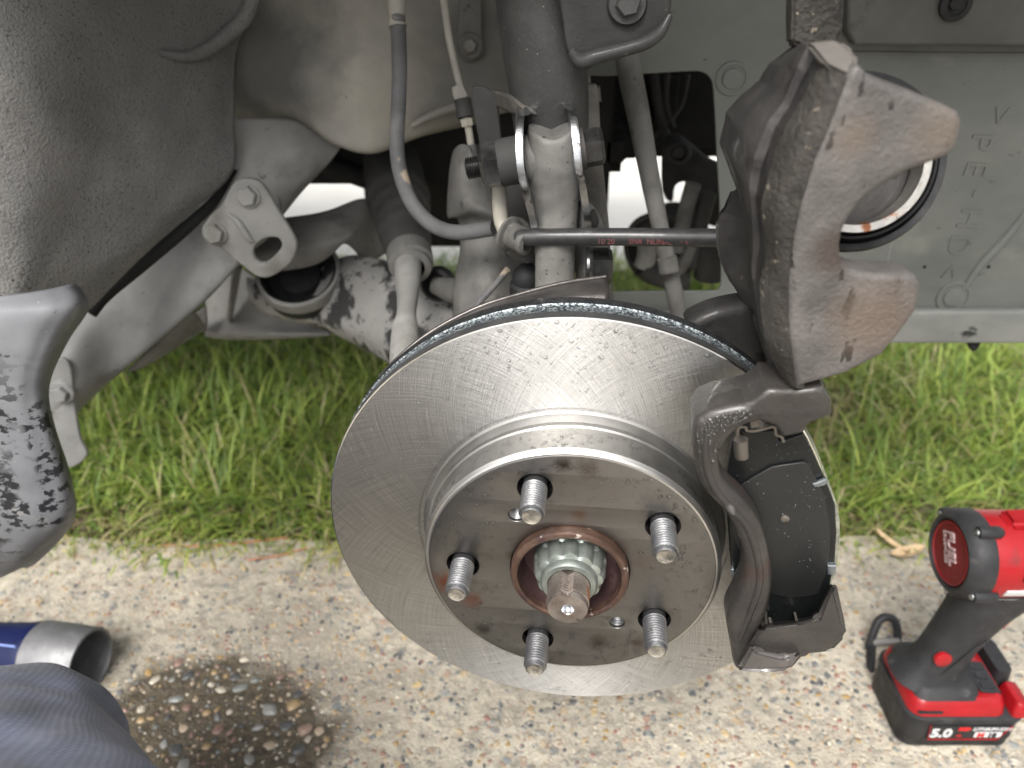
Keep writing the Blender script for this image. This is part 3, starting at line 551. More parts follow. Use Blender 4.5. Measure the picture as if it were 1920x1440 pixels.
# grass: bent blades in tufts, green and straw
def grass():
    n = 47000; xs = RNG.uniform(-1.15, 1.65, n); ys = .655+RNG.random(n)**1.25*.9
    ed = np.array([EDGE(x) for x in xs]); keep = ys > ed-.012+RNG.normal(0, .012, n); xs, ys = xs[keep], ys[keep]
    bare = np.exp(-(((xs-.47)/.07)**2+((ys-1.0)/.05)**2)); keep = RNG.random(len(xs)) > bare*.9; xs, ys = xs[keep], ys[keep]; n = len(xs)
    tuft = np.array([noise.noise(Vector((x*9, y*9, 0))) for x, y in zip(xs, ys)])
    L = RNG.uniform(.04, .10, n)*(1+.4*tuft); Wd = RNG.uniform(.0009, .0026, n); az = RNG.uniform(0, 2*PI, n)+tuft*2; lean = RNG.uniform(.35, 2.0, n)
    edge = ys < EDGE(0)+.06; az[edge] = RNG.uniform(PI*1.15, PI*1.85, edge.sum()); L[edge] *= .62
    K = 5; Vv = np.zeros((n, K*2, 3)); px, py, pz = xs.copy(), ys.copy(), np.full(n, -.012); ang = lean*.25
    sx, sy = -np.sin(az), np.cos(az)
    for k in range(K):
        w = Wd*(1-(k/(K-1))**1.6*.93); tw = (RNG.random(n)-.5)*.3
        Vv[:, 2*k] = np.stack([px-sx*w, py-sy*w, pz], 1); Vv[:, 2*k+1] = np.stack([px+sx*w, py+sy*w, pz+w*tw], 1)
        ang = np.minimum(ang+lean*(.28+.2*RNG.random(n)), 1.9); s = L/(K-1)
        px = px+np.cos(az)*np.sin(ang)*s; py = py+np.sin(az)*np.sin(ang)*s; pz = np.maximum(pz+np.cos(ang)*s, -.004+.006*RNG.random(n))
    base = (np.arange(n)*K*2)[:, None]; q = np.array([[2*k, 2*k+1, 2*k+3, 2*k+2] for k in range(K-1)]).ravel()[None, :]; fi = (base+q).reshape(-1)
    me = bpy.data.meshes.new('grass'); me.vertices.add(n*K*2); me.vertices.foreach_set('co', Vv.reshape(-1)); nf = n*(K-1)
    me.loops.add(nf*4); me.loops.foreach_set('vertex_index', fi); me.polygons.add(nf); me.polygons.foreach_set('loop_start', np.arange(nf)*4); me.polygons.foreach_set('loop_total', np.full(nf, 4)); me.update()
    pal = np.array([(.165, .245, .055), (.25, .33, .075), (.115, .18, .045), (.35, .41, .11), (.19, .27, .085), (.36, .33, .16), (.46, .41, .25)])
    idx = RNG.choice(7, n, p=[.24, .25, .13, .19, .09, .06, .04]); nearedge = (ys < .75+.02*RNG.normal(0, 1, n)) & (RNG.random(n) < .32); idx[nearedge] = RNG.choice([5, 6], nearedge.sum()); brn = RNG.random(n) < np.exp(-(((xs-.47)/.13)**2+((ys-1.0)/.10)**2))*.7; idx[brn] = RNG.choice([5, 6], brn.sum()); col = pal[idx]*RNG.uniform(.8, 1.25, (n, 1)); ca = me.color_attributes.new('blade_colour', 'FLOAT_COLOR', 'POINT')
    ca.data.foreach_set('color', np.repeat(np.concatenate([col, np.ones((n, 1))], 1), K*2, axis=0).reshape(-1)); me.shade_smooth()
    m = bpy.data.materials.new('grass_blade'); m.use_nodes = True; t = m.node_tree; b = t.nodes['Principled BSDF']; a = t.nodes.new('ShaderNodeAttribute'); a.attribute_name = 'blade_colour'
    lnk(t, a.outputs[0], b.inputs['Base Color']); b.inputs['Roughness'].default_value = .5; b.inputs['Specular IOR Level'].default_value = .35
    tr = t.nodes.new('ShaderNodeBsdfTranslucent'); br = t.nodes.new('ShaderNodeMixRGB'); br.blend_type = 'MULTIPLY'; br.inputs[0].default_value = 1; br.inputs[2].default_value = (1.5, 1.5, .7, 1); lnk(t, a.outputs[0], br.inputs[1]); lnk(t, br.outputs[0], tr.inputs[0])
    mx = t.nodes.new('ShaderNodeMixShader'); mx.inputs[0].default_value = .4; lnk(t, b.outputs[0], mx.inputs[1]); lnk(t, tr.outputs[0], mx.inputs[2]); lnk(t, mx.outputs[0], t.nodes['Material Output'].inputs[0])
    o = link_mesh('grass', me, m); o['kind'] = 'stuff'; setp(o, 'bright green lawn grass growing along the concrete edge under the car', 'grass')
grass()

# ================================================================== the car: wheel arch, inner panels, rails, shields
car = thing('car', 'grey dusty wheel arch and underbody of a jacked-up car', 'car', (0, .9, .3))
# outside the frame: wing with its arch, roof of the arch, engine bay, floor and added shade boxes
bm = bmesh.new()
AC = Vector((.033, 0, .40)); AR = .46
arc = [Vector((AC.x+AR*math.cos(a), 0, AC.z+AR*math.sin(a))) for a in [PI*(.24+.56*k/24) for k in range(25)]]
for i in range(24):
    p, q = arc[i], arc[i+1]
    a1, a2 = [bm.verts.new((v.x, .30, v.z)) for v in (p, q)]; b1, b2 = [bm.verts.new((v.x, .34, 1.02)) for v in (p, q)]
    c1, c2 = [bm.verts.new((v.x, .72, v.z)) for v in (p, q)]
    bm.faces.new((a1, a2, b2, b1)); bm.faces.new((a1, a2, c2, c1))
bmesh.ops.remove_doubles(bm, verts=bm.verts, dist=1e-4)
fin(bm, 'wing', flat('grey_car_paint', (.30, .31, .32), .3, .3, .6), car, 30)
bm = bmesh.new(); add_box(bm, (-3.2, .72, .80), (3.70, 0, 0), (0, .70, 0), (0, 0, .24)); add_box(bm, (-3.2, 1.02, .385), (3.58, 0, 0), (0, .45, 0), (0, 0, .41)); add_box(bm, (-3.2, .80, .405), (3.30, 0, 0), (0, .22, 0), (0, 0, .39)); add_box(bm, (-3.2, .80, .29), (2.85, 0, 0), (0, .67, 0), (0, 0, .112))  # low left boxes added to darken the lawn; far end shortened for light
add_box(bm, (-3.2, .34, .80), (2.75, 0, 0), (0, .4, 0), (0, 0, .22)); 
fin(bm, 'engine_bay_and_shade_boxes', m_black, car, 30)

# moulded liner, lower left to upper middle
patch('wheel_arch_liner', [
    [(-140, -120, .535), (60, -120, .565), (220, -120, .605), (360, -120, .64), (440, -120, .66), (505, -120, .675)],
    [(-140, 0, .52), (60, 0, .55), (220, 0, .59), (360, 0, .63), (430, 0, .655), (485, 0, .672)],
    [(-140, 110, .51), (60, 110, .54), (210, 110, .58), (340, 110, .615), (400, 108, .64), (446, 90, .668)],
    [(-140, 220, .50), (60, 225, .53), (200, 228, .57), (330, 230, .605), (395, 226, .628), (441, 222, .652)],
    [(-140, 330, .495), (50, 335, .52), (180, 340, .56), (300, 345, .595), (370, 342, .615), (437, 322, .638)],
    [(-140, 440, .49), (30, 440, .51), (130, 442, .54), (225, 440, .57), (290, 430, .592), (352, 402, .616)],
    [(-140, 540, .485), (10, 540, .50), (70, 542, .515), (130, 538, .535), (190, 520, .558), (255, 492, .585)],
    [(-140, 640, .48), (-30, 640, .485), (20, 640, .495), (70, 632, .51), (120, 610, .532), (170, 578, .553)]], m_liner, car, 8, 8, amp=.005, nscale=11, thick=.004)
# raised lap of the liner over the inner panel
tube('liner_lap', [at(300, 98, .604), at(345, 106, .616), at(385, 96, .632), at(425, 66, .650), at(462, 30, .663), at(480, -30, .668)], [.0025, .004, .005, .0055, .006, .006], m_liner, car, 10, 5)
# inner wing panel
patch('inner_wing_panel', [
    [(400, -120, .70), (520, -120, .71), (620, -120, .70), (720, -120, .70), (840, -120, .715), (980, -120, .73)],
    [(395, 0, .69), (500, 0, .695), (600, 0, .682), (710, 0, .682), (840, 0, .70), (980, 0, .72)],
    [(395, 80, .685), (490, 80, .68), (590, 80, .668), (700, 80, .668), (830, 80, .69), (980, 80, .71)],
    [(410, 160, .685), (500, 165, .675), (590, 165, .660), (690, 160, .660), (820, 150, .685), (980, 150, .71)],
    [(430, 210, .70), (520, 205, .68), (600, 225, .660), (690, 230, .657), (800, 205, .682), (980, 200, .71)],
    [(470, 250, .72), (560, 235, .70), (625, 268, .655), (700, 283, .655), (790, 250, .685), (905, 222, .71)],
    [(500, 265, .75), (580, 250, .74), (632, 273, .675), (700, 288, .68), (792, 256, .705), (905, 230, .73)]], m_pale, car, 8, 8, amp=.003, nscale=16, thick=.002)
tube('panel_hem', [at(772, 236, .676), at(810, 215, .678), at(860, 198, .68), at(915, 190, .684)], [.002, .0035, .004, .003], m_pale, car, 10, 5)
# upper fold of the rail: sheet between liner, panel and tow bracket
patch('rail_gusset', [
    [(405, 215, .675), (470, 222, .672), (545, 222, .68), (600, 245, .685), (645, 268, .69)],
    [(400, 290, .665), (470, 290, .655), (535, 290, .652), (585, 305, .66), (618, 305, .675)],
    [(380, 360, .655), (440, 365, .642), (500, 365, .638), (545, 365, .648), (568, 358, .665)],
    [(360, 420, .645), (420, 425, .635), (470, 425, .632), (510, 420, .642), (526, 410, .66)]], m_light, car, 8, 8, amp=.002, nscale=18, thick=.003)
# long rail sweeping down to the corner
patch('frame_rail', [
    [(440, 285, .675), (490, 330, .65), (520, 370, .640), (520, 420, .640), (500, 450, .655)],
    [(403, 330, .668), (450, 380, .650), (478, 425, .642), (478, 462, .640), (448, 492, .650)],
    [(322, 400, .658), (362, 446, .640), (388, 500, .630), (398, 548, .626), (375, 572, .640)],
    [(243, 462, .648), (276, 514, .630), (300, 578, .620), (304, 630, .616), (280, 650, .632)],
    [(172, 520, .636), (198, 580, .618), (216, 650, .610), (222, 698, .608), (205, 716, .622)],
    [(108, 590, .626), (120, 660, .585), (140, 725, .578), (155, 750, .590), (152, 768, .62)],
    [(70, 650, .615), (60, 720, .58), (90, 780, .575), (120, 800, .588), (130, 805, .612)]], m_rail, car, 8, 8, amp=.0015, nscale=18, thick=.003)
patch('rail_underside', [
    [(365, 585, .648), (378, 600, .67), (388, 616, .70)], [(300, 640, .642), (340, 632, .66), (380, 622, .69)],
    [(240, 698, .638), (262, 692, .645), (300, 672, .66)]], m_rail, car, 8, 8, thick=.002)
tube('gap_shade_strip', [at(441, 318, .650), at(400, 378, .640), at(345, 430, .625), at(270, 494, .605), at(200, 553, .585), at(172, 590, .572)], [.002, .004, .0055, .0055, .005, .004], m_black, car, 10, 6)  # black strip added as the shaded gap between liner and rail
eb = plate('rail_end_bracket', [(92, 690), (112, 672), (132, 690), (140, 760), (150, 820), (163, 855), (128, 878), (112, 840), (98, 780)], ('Y', .575), .004, m_rail, car, bevel=.0018, sub=4)
hexbolt('bolt', at(115, 737, .573), (0, -1, .1), pxm(115, 16, .573, 737), .006, m_rail, eb, (pxm(115, 24, .573, 737), .0025))
# tow bracket with slotted eye
hole = smooth2([(478, 462), (497, 448), (520, 447), (528, 460), (522, 472), (505, 489), (488, 493), (476, 480)], 4)
tb = plate('tow_bracket', [(432, 352), (448, 337), (476, 337), (496, 352), (526, 402), (553, 446), (556, 468), (546, 492), (520, 514), (494, 522), (470, 512), (428, 477), (384, 446), (379, 428), (396, 402), (416, 384)], ('Y', .592), .006, m_light, car, bevel=.0022, holes=[hole], sub=4)
for (x, y) in ((465, 367), (403, 437)):
    hexbolt('bolt', at(x, y, .592), (-.05, -1, .12), pxm(x, 19, .592, y), .006, m_light, tb, (pxm(x, 25, .592, y), .0025))
tube('pressed_rib', [at(428, 400, .592), at(448, 418, .592), at(468, 448, .592), at(480, 452, .593)], [.0015, .003, .003, .001], m_light, tb, 8, 5)
# scuffed plastic corner at the lower left
patch('corner_moulding', [
    [(-160, 562, .414), (-60, 559, .415), (30, 551, .418), (95, 541, .426), (136, 533, .442), (153, 540, .49)],
    [(-160, 592, .404), (-60, 590, .405), (35, 586, .407), (105, 580, .412), (154, 573, .428), (166, 580, .475)],
    [(-160, 650, .401), (-60, 648, .402), (15, 645, .403), (72, 641, .407), (113, 635, .420), (125, 645, .47)],
    [(-160, 730, .399), (-60, 730, .400), (0, 730, .401), (47, 729, .404), (82, 724, .416), (92, 728, .46)],
    [(-160, 810, .397), (-60, 810, .398), (10, 810, .399), (62, 809, .402), (99, 803, .413), (106, 806, .455)],
    [(-160, 900, .394), (-60, 900, .395), (20, 900, .396), (82, 898, .399), (126, 892, .410), (134, 894, .45)],
    [(-160, 970, .393), (-60, 970, .394), (20, 969, .395), (84, 966, .398), (134, 958, .409), (143, 962, .45)],
    [(-160, 1032, .395), (-60, 1030, .396), (8, 1024, .398), (62, 1017, .402), (106, 1003, .414), (117, 1008, .455)],
    [(-160, 1080, .405), (-60, 1077, .406), (-5, 1070, .408), (32, 1061, .413), (62, 1048, .428), (73, 1052, .465)],
    [(-160, 1104, .44), (-60, 1096, .44), (-8, 1086, .442), (18, 1076, .448), (42, 1065, .462), (51, 1066, .49)]], m_bumper, car, 8, 8, amp=.0007, nscale=26, thick=.003)
tube('moulding_lip', [at(118, 548, .458), at(140, 560, .46), at(152, 585, .462), at(146, 608, .46)], [.001, .002, .002, .001], m_bumper, car, 8, 5)
# plastic side shield with its window
hole = smooth2([(1085, 152), (1140, 143), (1220, 138), (1296, 134), (1318, 136), (1332, 148), (1338, 175), (1344, 290), (1350, 400), (1352, 520), (1348, 540), (1335, 546), (1240, 546), (1150, 548), (1095, 549), (1080, 540), (1075, 400), (1078, 250)], 3)
sh = plate('side_shield', [(925, -140), (1200, -140), (1480, -140), (2200, -140), (2200, 250), (2200, 588), (1900, 588), (1500, 588), (1200, 600), (960, 612), (985, 560), (1000, 480), (1000, 300), (960, 180), (940, 100)], ('Y', .632), .003, m_shield, car, bevel=.001, holes=[hole], sub=1)
plate('lower_flange', [(1180, 589), (1500, 586), (1900, 584), (2200, 583), (2200, 643), (1900, 645), (1560, 645), (1300, 646), (1180, 648)], ('Y', .622), .010, m_scuffflange, sh, bevel=.003, sub=1)
plate('upper_step', [(1588, -140), (2200, -140), (2200, 86), (1900, 87), (1604, 85), (1590, 60)], ('Y', .612), .016, m_shieldup, car, bevel=.003, sub=1)
tube('pressed_ridge', [at(1585, 98, .632), at(1750, 100, .632), at(2100, 102, .632)], .0012, m_shield, sh, 8, 3)
for (x, y, r) in ((1372, 147, 25), (1787, 556, 26)):
    R = pxm(x, r, .632, y); lathe('clip_boss', at(x, y, .632), (0, -1, 0), [(R*1.25, -.001), (R*1.2, .0015), (R*1.02, .0018), (R, .0008), (R*.75, .0006), (R*.7, .0022), (R*.3, .0026), (0, .0026)], m_shield, sh, 36)
for (x, y) in ((1733, 500), (1853, 500)): lathe('pin_hole', at(x, y, .6325), (0, -1, 0), [(.0018, 0), (.0016, .0008), (0, .0006)], m_black, sh, 14)
R = pxm(1790, 30, .611, 8); pl = lathe('plug', at(1790, 8, .611), (0, -1, 0), [(R, 0), (R*.98, .003), (R*.6, .0045), (R*.55, .0035), (R*.3, .003), (0, .003)], m_rubber, car, 32)
hexbolt('screw', at(1790, 6, .607), (0, -1, 0), R*.42, .003, m_rubber, pl)
plate('drain_tab', [(1818, 640), (1838, 640), (1836, 652), (1826, 660), (1820, 655)], ('Y', .628), .006, m_black, car, bevel=.001, sub=3)
tube('stiffening_rib', [at(1795, 560, .6325), at(1835, 500, .6325), at(1890, 440, .6325), at(1960, 350, .6325)], [.002, .004, .004, .002], m_shield, sh, 10, 5)
tube('mould_line', [at(1662, 518, .632), at(1668, 470, .632), at(1690, 420, .632)], .0006, m_light, sh, 6, 4)
# moulded material mark, reading downwards
TU, TV = Vector((-.07, 0, -1)), Vector((1, 0, -.07))
for s, (x, y) in zip('>PE-HD<', ((1862, 196), (1826, 248), (1816, 300), (1818, 352), (1806, 388), (1786, 438), (1768, 492))):
    text_mesh('moulded_letter', s, .026, at(x, y, .632), TU, TV, m_shield, sh, depth=.0009)
# recessed bolt plate behind the strut
bp_ = plate('bolt_plate', [(868, -140), (900, -140), (903, 60), (908, 92), (897, 108), (866, 112), (858, 60), (862, -20)], ('Y', .69), .004, m_dust, car, bevel=.0016, sub=3)
hexbolt('bolt', at(881, 86, .688), (0, -1, .1), pxm(881, 13, .688, 86), .006, m_light, bp_, (pxm(881, 24, .688, 86), .003), wm=m_dust)
# crossmember pieces left of the tie rod
patch('crossmember', [
    [(470, 415, .70), (600, 398, .705), (680, 372, .72), (720, 395, .73), (780, 430, .74)],
    [(465, 450, .68), (600, 425, .68), (665, 418, .69), (690, 430, .70), (730, 470, .72)],
    [(460, 485, .67), (590, 462, .66), (640, 448, .665), (668, 452, .68), (700, 490, .71)],
    [(475, 515, .675), (580, 500, .665), (622, 478, .665), (650, 458, .675), (690, 500, .72)]], m_dust, car, 8, 8, amp=.002, nscale=20, thick=.003)
patch('subframe_plate', [
    [(385, 560, .78), (420, 520, .775), (452, 505, .765), (500, 540, .76), (560, 590, .76)],
    [(386, 595, .762), (430, 590, .755), (470, 590, .75), (540, 605, .745), (610, 618, .74)],
    [(384, 622, .748), (430, 624, .74), (480, 625, .735), (550, 626, .732), (618, 624, .73)],
    [(386, 632, .752), (430, 637, .745), (480, 637, .742), (550, 635, .74), (612, 630, .74)]], m_light, car, 8, 8, thick=.004)
patch('subframe_gusset', [[(440, 500, .72), (455, 498, .735)], [(436, 550, .718), (444, 555, .745)], [(430, 600, .735), (434, 606, .75)]], m_light, car, 6, 6, thick=.003)
plate('rail_foot', [(345, 602), (385, 575), (388, 605), (386, 622), (350, 622)], ('Y', .73), .004, m_dust, car, bevel=.0015, sub=1)

# ================================================================== engine seen through the window
eng = thing('engine', 'dark oily engine and belt pulley seen through the shield window', 'engine', (.2, .85, .45))
bm = bmesh.new()
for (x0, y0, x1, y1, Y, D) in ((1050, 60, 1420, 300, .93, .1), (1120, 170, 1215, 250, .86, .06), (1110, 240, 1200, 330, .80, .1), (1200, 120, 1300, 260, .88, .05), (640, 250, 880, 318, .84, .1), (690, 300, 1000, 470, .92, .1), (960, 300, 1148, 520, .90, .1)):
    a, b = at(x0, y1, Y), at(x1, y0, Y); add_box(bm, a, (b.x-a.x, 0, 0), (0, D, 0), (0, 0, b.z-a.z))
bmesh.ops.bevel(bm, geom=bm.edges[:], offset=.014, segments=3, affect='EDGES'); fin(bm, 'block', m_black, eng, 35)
for (pts, r) in (([(1225, 130), (1235, 200), (1250, 260)], 9), ([(1252, 120), (1248, 190), (1262, 240)], 6), ([(1290, 140), (1275, 200), (1240, 240), (1222, 260)], 5)):
    tube('pipe', [at(x, y, .82) for x, y in pts], pxm(1240, r, .82, 200), m_darkdust, eng, 10, 6)
tube('pipe', [at(540, 288, .79), at(600, 303, .79), at(655, 326, .79), at(720, 346, .79), at(800, 352, .79)], pxm(650, 17, .79, 320), m_black, eng, 12, 6)
mb = plate('mount_bracket', [(1245, 290), (1255, 265), (1275, 258), (1295, 270), (1330, 300), (1375, 330), (1375, 420), (1320, 420), (1300, 380), (1290, 345), (1268, 350), (1262, 380), (1246, 365)], ('Y', .80), .02, m_darkdust, eng, bevel=.005, sub=3)
R = pxm(1270, 24, .80, 285); lathe('mount_boss', at(1270, 285, .80), (0, -1, .1), [(R, -.002), (R, .008), (R*.8, .011), (R*.55, .011)], m_darkdust, mb, 28)
hexbolt('bolt', at(1270, 285, .79), (0, -1, .1), R*.5, .006, m_darkdust, mb)
R = pxm(1245, 72, .78, 460); lathe('pulley', at(1245, 462, .78), (-.55, -.8, 0), [(0, .012), (R*.35, .012), (R*.4, .004), (R*.8, .004), (R*.86, .014), (R, .014), (R*.97, .008), (R*.97, -.03), (R*.9, -.035), (0, -.035)], m_darkdust, eng, 40)
for (pts, r, mm) in (([(1300, 345), (1285, 400), (1268, 470)], 15, m_dust), ([(1330, 360), (1312, 430), (1300, 500)], 14, m_darkdust), ([(1215, 455), (1212, 482), (1206, 500)], 19, m_light), ([(1300, 460), (1284, 490), (1268, 512)], 14, m_dust), ([(1345, 440), (1335, 480), (1330, 520)], 30, m_darkdust), ([(1205, 500), (1240, 520), (1290, 525)], 20, m_darkdust)):
    tube('casting_rib', [at(x, y, .745) for x, y in pts], pxm(1240, r, .745, 450), mm, eng, 14, 5)

# ================================================================== suspension
strut = thing('strut', 'thick black gritty suspension strut with a bolted lower clamp', 'strut', at(1025, 170, .53))
tube('strut_tube', [at(1010, -160, .53), at(1013, 0, .53), at(1024, 100, .526), at(1032, 180, .523), at(1036, 250, .522)], [pxm(1020, 82, .53, 50), pxm(1020, 82, .53, 50), pxm(1020, 80, .53, 100), pxm(1020, 76, .53, 150), pxm(1020, 70, .53, 250)], m_strut, strut, 36, 8)
ear = plate('spring_ear', [(1050, -140), (1262, -140), (1261, -20), (1257, 25), (1240, 58), (1212, 78), (1165, 92), (1120, 104), (1095, 116), (1070, 108), (1055, 40)], ('Y', .492), .006, m_strut, strut, bevel=.0025, sub=4)
tube('rolled_edge', [at(1072, 98, .49), at(1090, 114, .486), at(1118, 106, .484), at(1165, 94, .484), at(1210, 80, .485), at(1238, 60, .488), at(1256, 28, .49)], [.003, .0045, .0045, .004, .004, .0035, .002], m_strut, ear, 10, 5)
hexbolt('bolt', at(1176, 8, .490), (0, -1, .15), pxm(1176, 24, .49, 8), .007, m_strut, ear, (pxm(1176, 38, .49, 8), .004))
# wrapped clamp body and two ears
patch('clamp_body', [
    [(905, 168, .555), (925, 172, .535), (955, 180, .512), (985, 205, .50), (1010, 215, .498), (1040, 190, .497), (1070, 202, .50), (1095, 175, .515), (1125, 160, .535)],
    [(905, 195, .555), (930, 200, .535), (958, 212, .512), (984, 218, .503), (1012, 222, .503), (1040, 200, .503), (1068, 208, .505), (1095, 200, .515), (1128, 190, .535)]], m_strutbrown, strut, 6, 6, amp=.001, nscale=90, thick=.004)
def ear_strip(name, pts, depth, wpx, m):
    bm = bmesh.new(); Q = crom([at(*p) for p in pts], 6); w = .0042
    L = [[bm.verts.new(p+Vector(o)) for o in ((-w/2, 0, 0), (w/2, 0, 0), (w/2, depth, 0), (-w/2, depth, 0))] for p in Q]
    for i in range(len(L)-1):
        for k in range(4): bm.faces.new((L[i][k], L[i][(k+1) % 4], L[i+1][(k+1) % 4], L[i+1][k]))
    bm.faces.new(L[0][::-1]); bm.faces.new(L[-1]); bmesh.ops.bevel(bm, geom=[e for e in bm.edges if abs((e.verts[0].co-e.verts[1].co).y) < .01], offset=.0009, segments=2, affect='EDGES')
    return fin(bm, name, m, strut, 40)
ear_strip('clamp_ear', [(990, 212, .492), (978, 222, .472), (974, 250, .462), (974, 290, .456), (978, 330, .454), (986, 365, .456), (996, 400, .464), (1004, 440, .475)], .06, 4, m_bright)
ear_strip('clamp_ear', [(1062, 200, .492), (1074, 212, .472), (1078, 240, .462), (1082, 280, .456), (1086, 320, .454), (1092, 345, .457), (1100, 400, .468), (1106, 450, .482)], .06, 4, m_bright)
plate('clamp_flange', [(1082, 170), (1112, 158), (1122, 170), (1126, 240), (1132, 320), (1142, 420), (1146, 500), (1140, 530), (1100, 530), (1094, 420), (1088, 300)], ('Y', .512), .005, m_strutbrown, strut, bevel=.0015, sub=3)
plate('clamp_flange', [(884, 172), (902, 162), (922, 172), (934, 195), (938, 240), (948, 300), (975, 340), (1000, 420), (1000, 520), (960, 520), (935, 430), (915, 340), (895, 250)], ('Y', .535), .004, m_darkdust, strut, bevel=.0015, sub=3)
# upper clamp bolt: nut at the left, head at the right
bax = (at(1135, 271, .480)-at(898, 312, .480)).normalized()
b0 = at(935, 306, .480)
hexbolt('nut', b0, -bax, pxm(930, 45, .48, 306), pxm(930, 34, .48, 306), m_boltdark, strut, None, dome=False, rot=.45)
lathe('nut_collar', b0, bax, [(0, 0), (pxm(930, 42, .48, 306), 0), (pxm(930, 44, .48, 306), .002), (pxm(930, 44, .48, 306), .0135), (0, .0135)], m_darkdust, strut, 36)
thr = [(0, 0)]
for k in range(7): thr += [(.0068, k*.0015), (.0060, k*.0015+.0007)]
lathe('bolt_thread', b0-bax*.0195, bax, [(0, -.001), (.0045, -.001)] + thr[1:] + [(.006, .015), (0, .015)], m_boltdark, strut, 28)
b1 = at(1096, 279, .480)
lathe('washer', b1-bax*.004, bax, [(0, 0), (.0125, 0), (.0125, .004), (0, .004)], m_strutbrown, strut, 32)
hexbolt('bolt_head', b1, bax, pxm(1110, 36, .48, 275), pxm(1110, 36, .48, 275), m_boltdark, strut, None, rot=.5)
# lower clamp bolt
hexbolt('bolt_head', at(1104, 500, .478), (1, 0, 0), pxm(1110, 36, .478, 500), pxm(1110, 42, .478, 500), m_boltdark, strut, (pxm(1110, 40, .478, 500), .004), rot=.3)
drops_s = []

kn = thing('steering_knuckle', 'pale speckled steering knuckle clamped below the strut and wet behind the disc', 'knuckle', at(1040, 420, .48))
bm = bmesh.new(); P = crom([at(1036, 232, .486), at(1037, 250, .486), at(1038, 300, .486), at(1040, 350, .486), at(1042, 400, .484), at(1041, 470, .48), at(1041, 545, .475), at(1045, 640, .468)], 8)
RR = [v.x for v in crom([(pxm(1040, q, .48, 350), 0, 0) for q in (44, 48, 51, 49, 43, 40, 40, 44)], 8)]
add_tube(bm, P, RR, 32); 
for v in bm.verts:
    d = v.co-P[0]
    if v.co.z > at(0, 285, .486).z: v.co.y += 0; v.co.z -= .007*max(0, 1-(d.x/.013)**2)*max(0, (v.co.z-at(0, 285, .486).z)/.02)
rough_up(bm, .0005, 160); fin(bm, 'upright', m_speck, kn, 60)
lathe('bolt_boss', at(985, 300, .488), bax, [(0, 0), (.0140, 0), (.0150, .002), (.0140, .006), (.0135, .024), (.0150, .028), (.0140, .0300), (0, .0300)], m_speck, kn, 32)
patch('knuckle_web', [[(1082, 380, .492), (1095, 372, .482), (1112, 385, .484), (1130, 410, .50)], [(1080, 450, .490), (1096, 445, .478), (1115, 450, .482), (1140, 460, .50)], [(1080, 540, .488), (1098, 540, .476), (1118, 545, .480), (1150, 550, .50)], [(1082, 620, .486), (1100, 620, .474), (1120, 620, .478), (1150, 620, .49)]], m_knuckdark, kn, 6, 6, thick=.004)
R = pxm(1115, 26, .487, 410)
tube('web_slot', [at(1113, 392, .4795), at(1110, 415, .4785), at(1109, 440, .4785)], [.001, .0045, .001], m_black, kn, 12, 6, flat=.35)
# dusty leg left of the upright
patch('steering_arm', [
    [(842, 320, .60), (850, 282, .595), (868, 270, .58), (885, 285, .572), (905, 330, .575)],
    [(838, 380, .59), (850, 360, .57), (870, 350, .56), (900, 360, .56), (940, 380, .575)],
    [(840, 408, .585), (855, 402, .565), (880, 392, .55), (915, 395, .55), (960, 415, .565)],
    [(858, 412, .59), (868, 418, .572), (890, 420, .56), (925, 425, .555), (962, 435, .565)],
    [(862, 470, .58), (872, 480, .56), (900, 485, .545), (935, 485, .545), (965, 490, .56)],
    [(850, 540, .565), (865, 560, .545), (900, 565, .53), (930, 560, .53), (958, 540, .545)],
    [(850, 640, .55), (870, 640, .53), (900, 640, .52), (935, 640, .52), (960, 640, .53)]], m_dust, kn, 8, 8, amp=.0015, nscale=40, thick=.004)
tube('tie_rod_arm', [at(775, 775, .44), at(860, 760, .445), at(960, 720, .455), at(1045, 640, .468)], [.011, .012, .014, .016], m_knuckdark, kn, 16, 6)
R = pxm(990, 28, .50, 515); lathe('rubber_cap', at(988, 545, .50), (0, -.1, 1), [(R*1.2, 0), (R*1.15, R*.5), (R*.95, R*.7), (R, R*1.0), (R*.9, R*1.5), (R*.5, R*1.9), (0, R*2)], m_rubber, kn, 30)
plate('caliper_lug', [(1290, 612), (1318, 592), (1360, 578), (1404, 572), (1420, 590), (1440, 640), (1450, 700), (1430, 720), (1395, 690), (1350, 650), (1310, 640)], ('Y', .385), .02, m_caldark, kn, bevel=.006, sub=3)
tube('sensor_wire', [at(880, 590, .50), at(905, 560, .50), at(930, 532, .498), at(952, 505, .495)], .0022, m_hosedust, kn, 10, 6)

# sway bar link
lk = thing('sway_bar_link', 'long thin grey sway bar link crossing the shield window diagonally', 'link rod', at(1220, 350, .56))
tube('rod', [at(1172, 60, .60), at(1180, 130, .595), at(1196, 210, .588), at(1222, 350, .575), at(1245, 460, .565), at(1264, 545, .557), at(1285, 650, .55)], [pxm(1200, 22, .58, 350)]*2+[pxm(1200, 21, .58, 350), pxm(1200, 18, .57, 350), pxm(1200, 16, .57, 350), pxm(1200, 17, .56, 350), pxm(1200, 17, .56, 350)], m_dust, lk, 16, 6)
tube('rubber_stop', [at(1250, 483, .556), at(1255, 510, .553)], pxm(1250, 19, .555, 500), m_dust, lk, 14, 1)

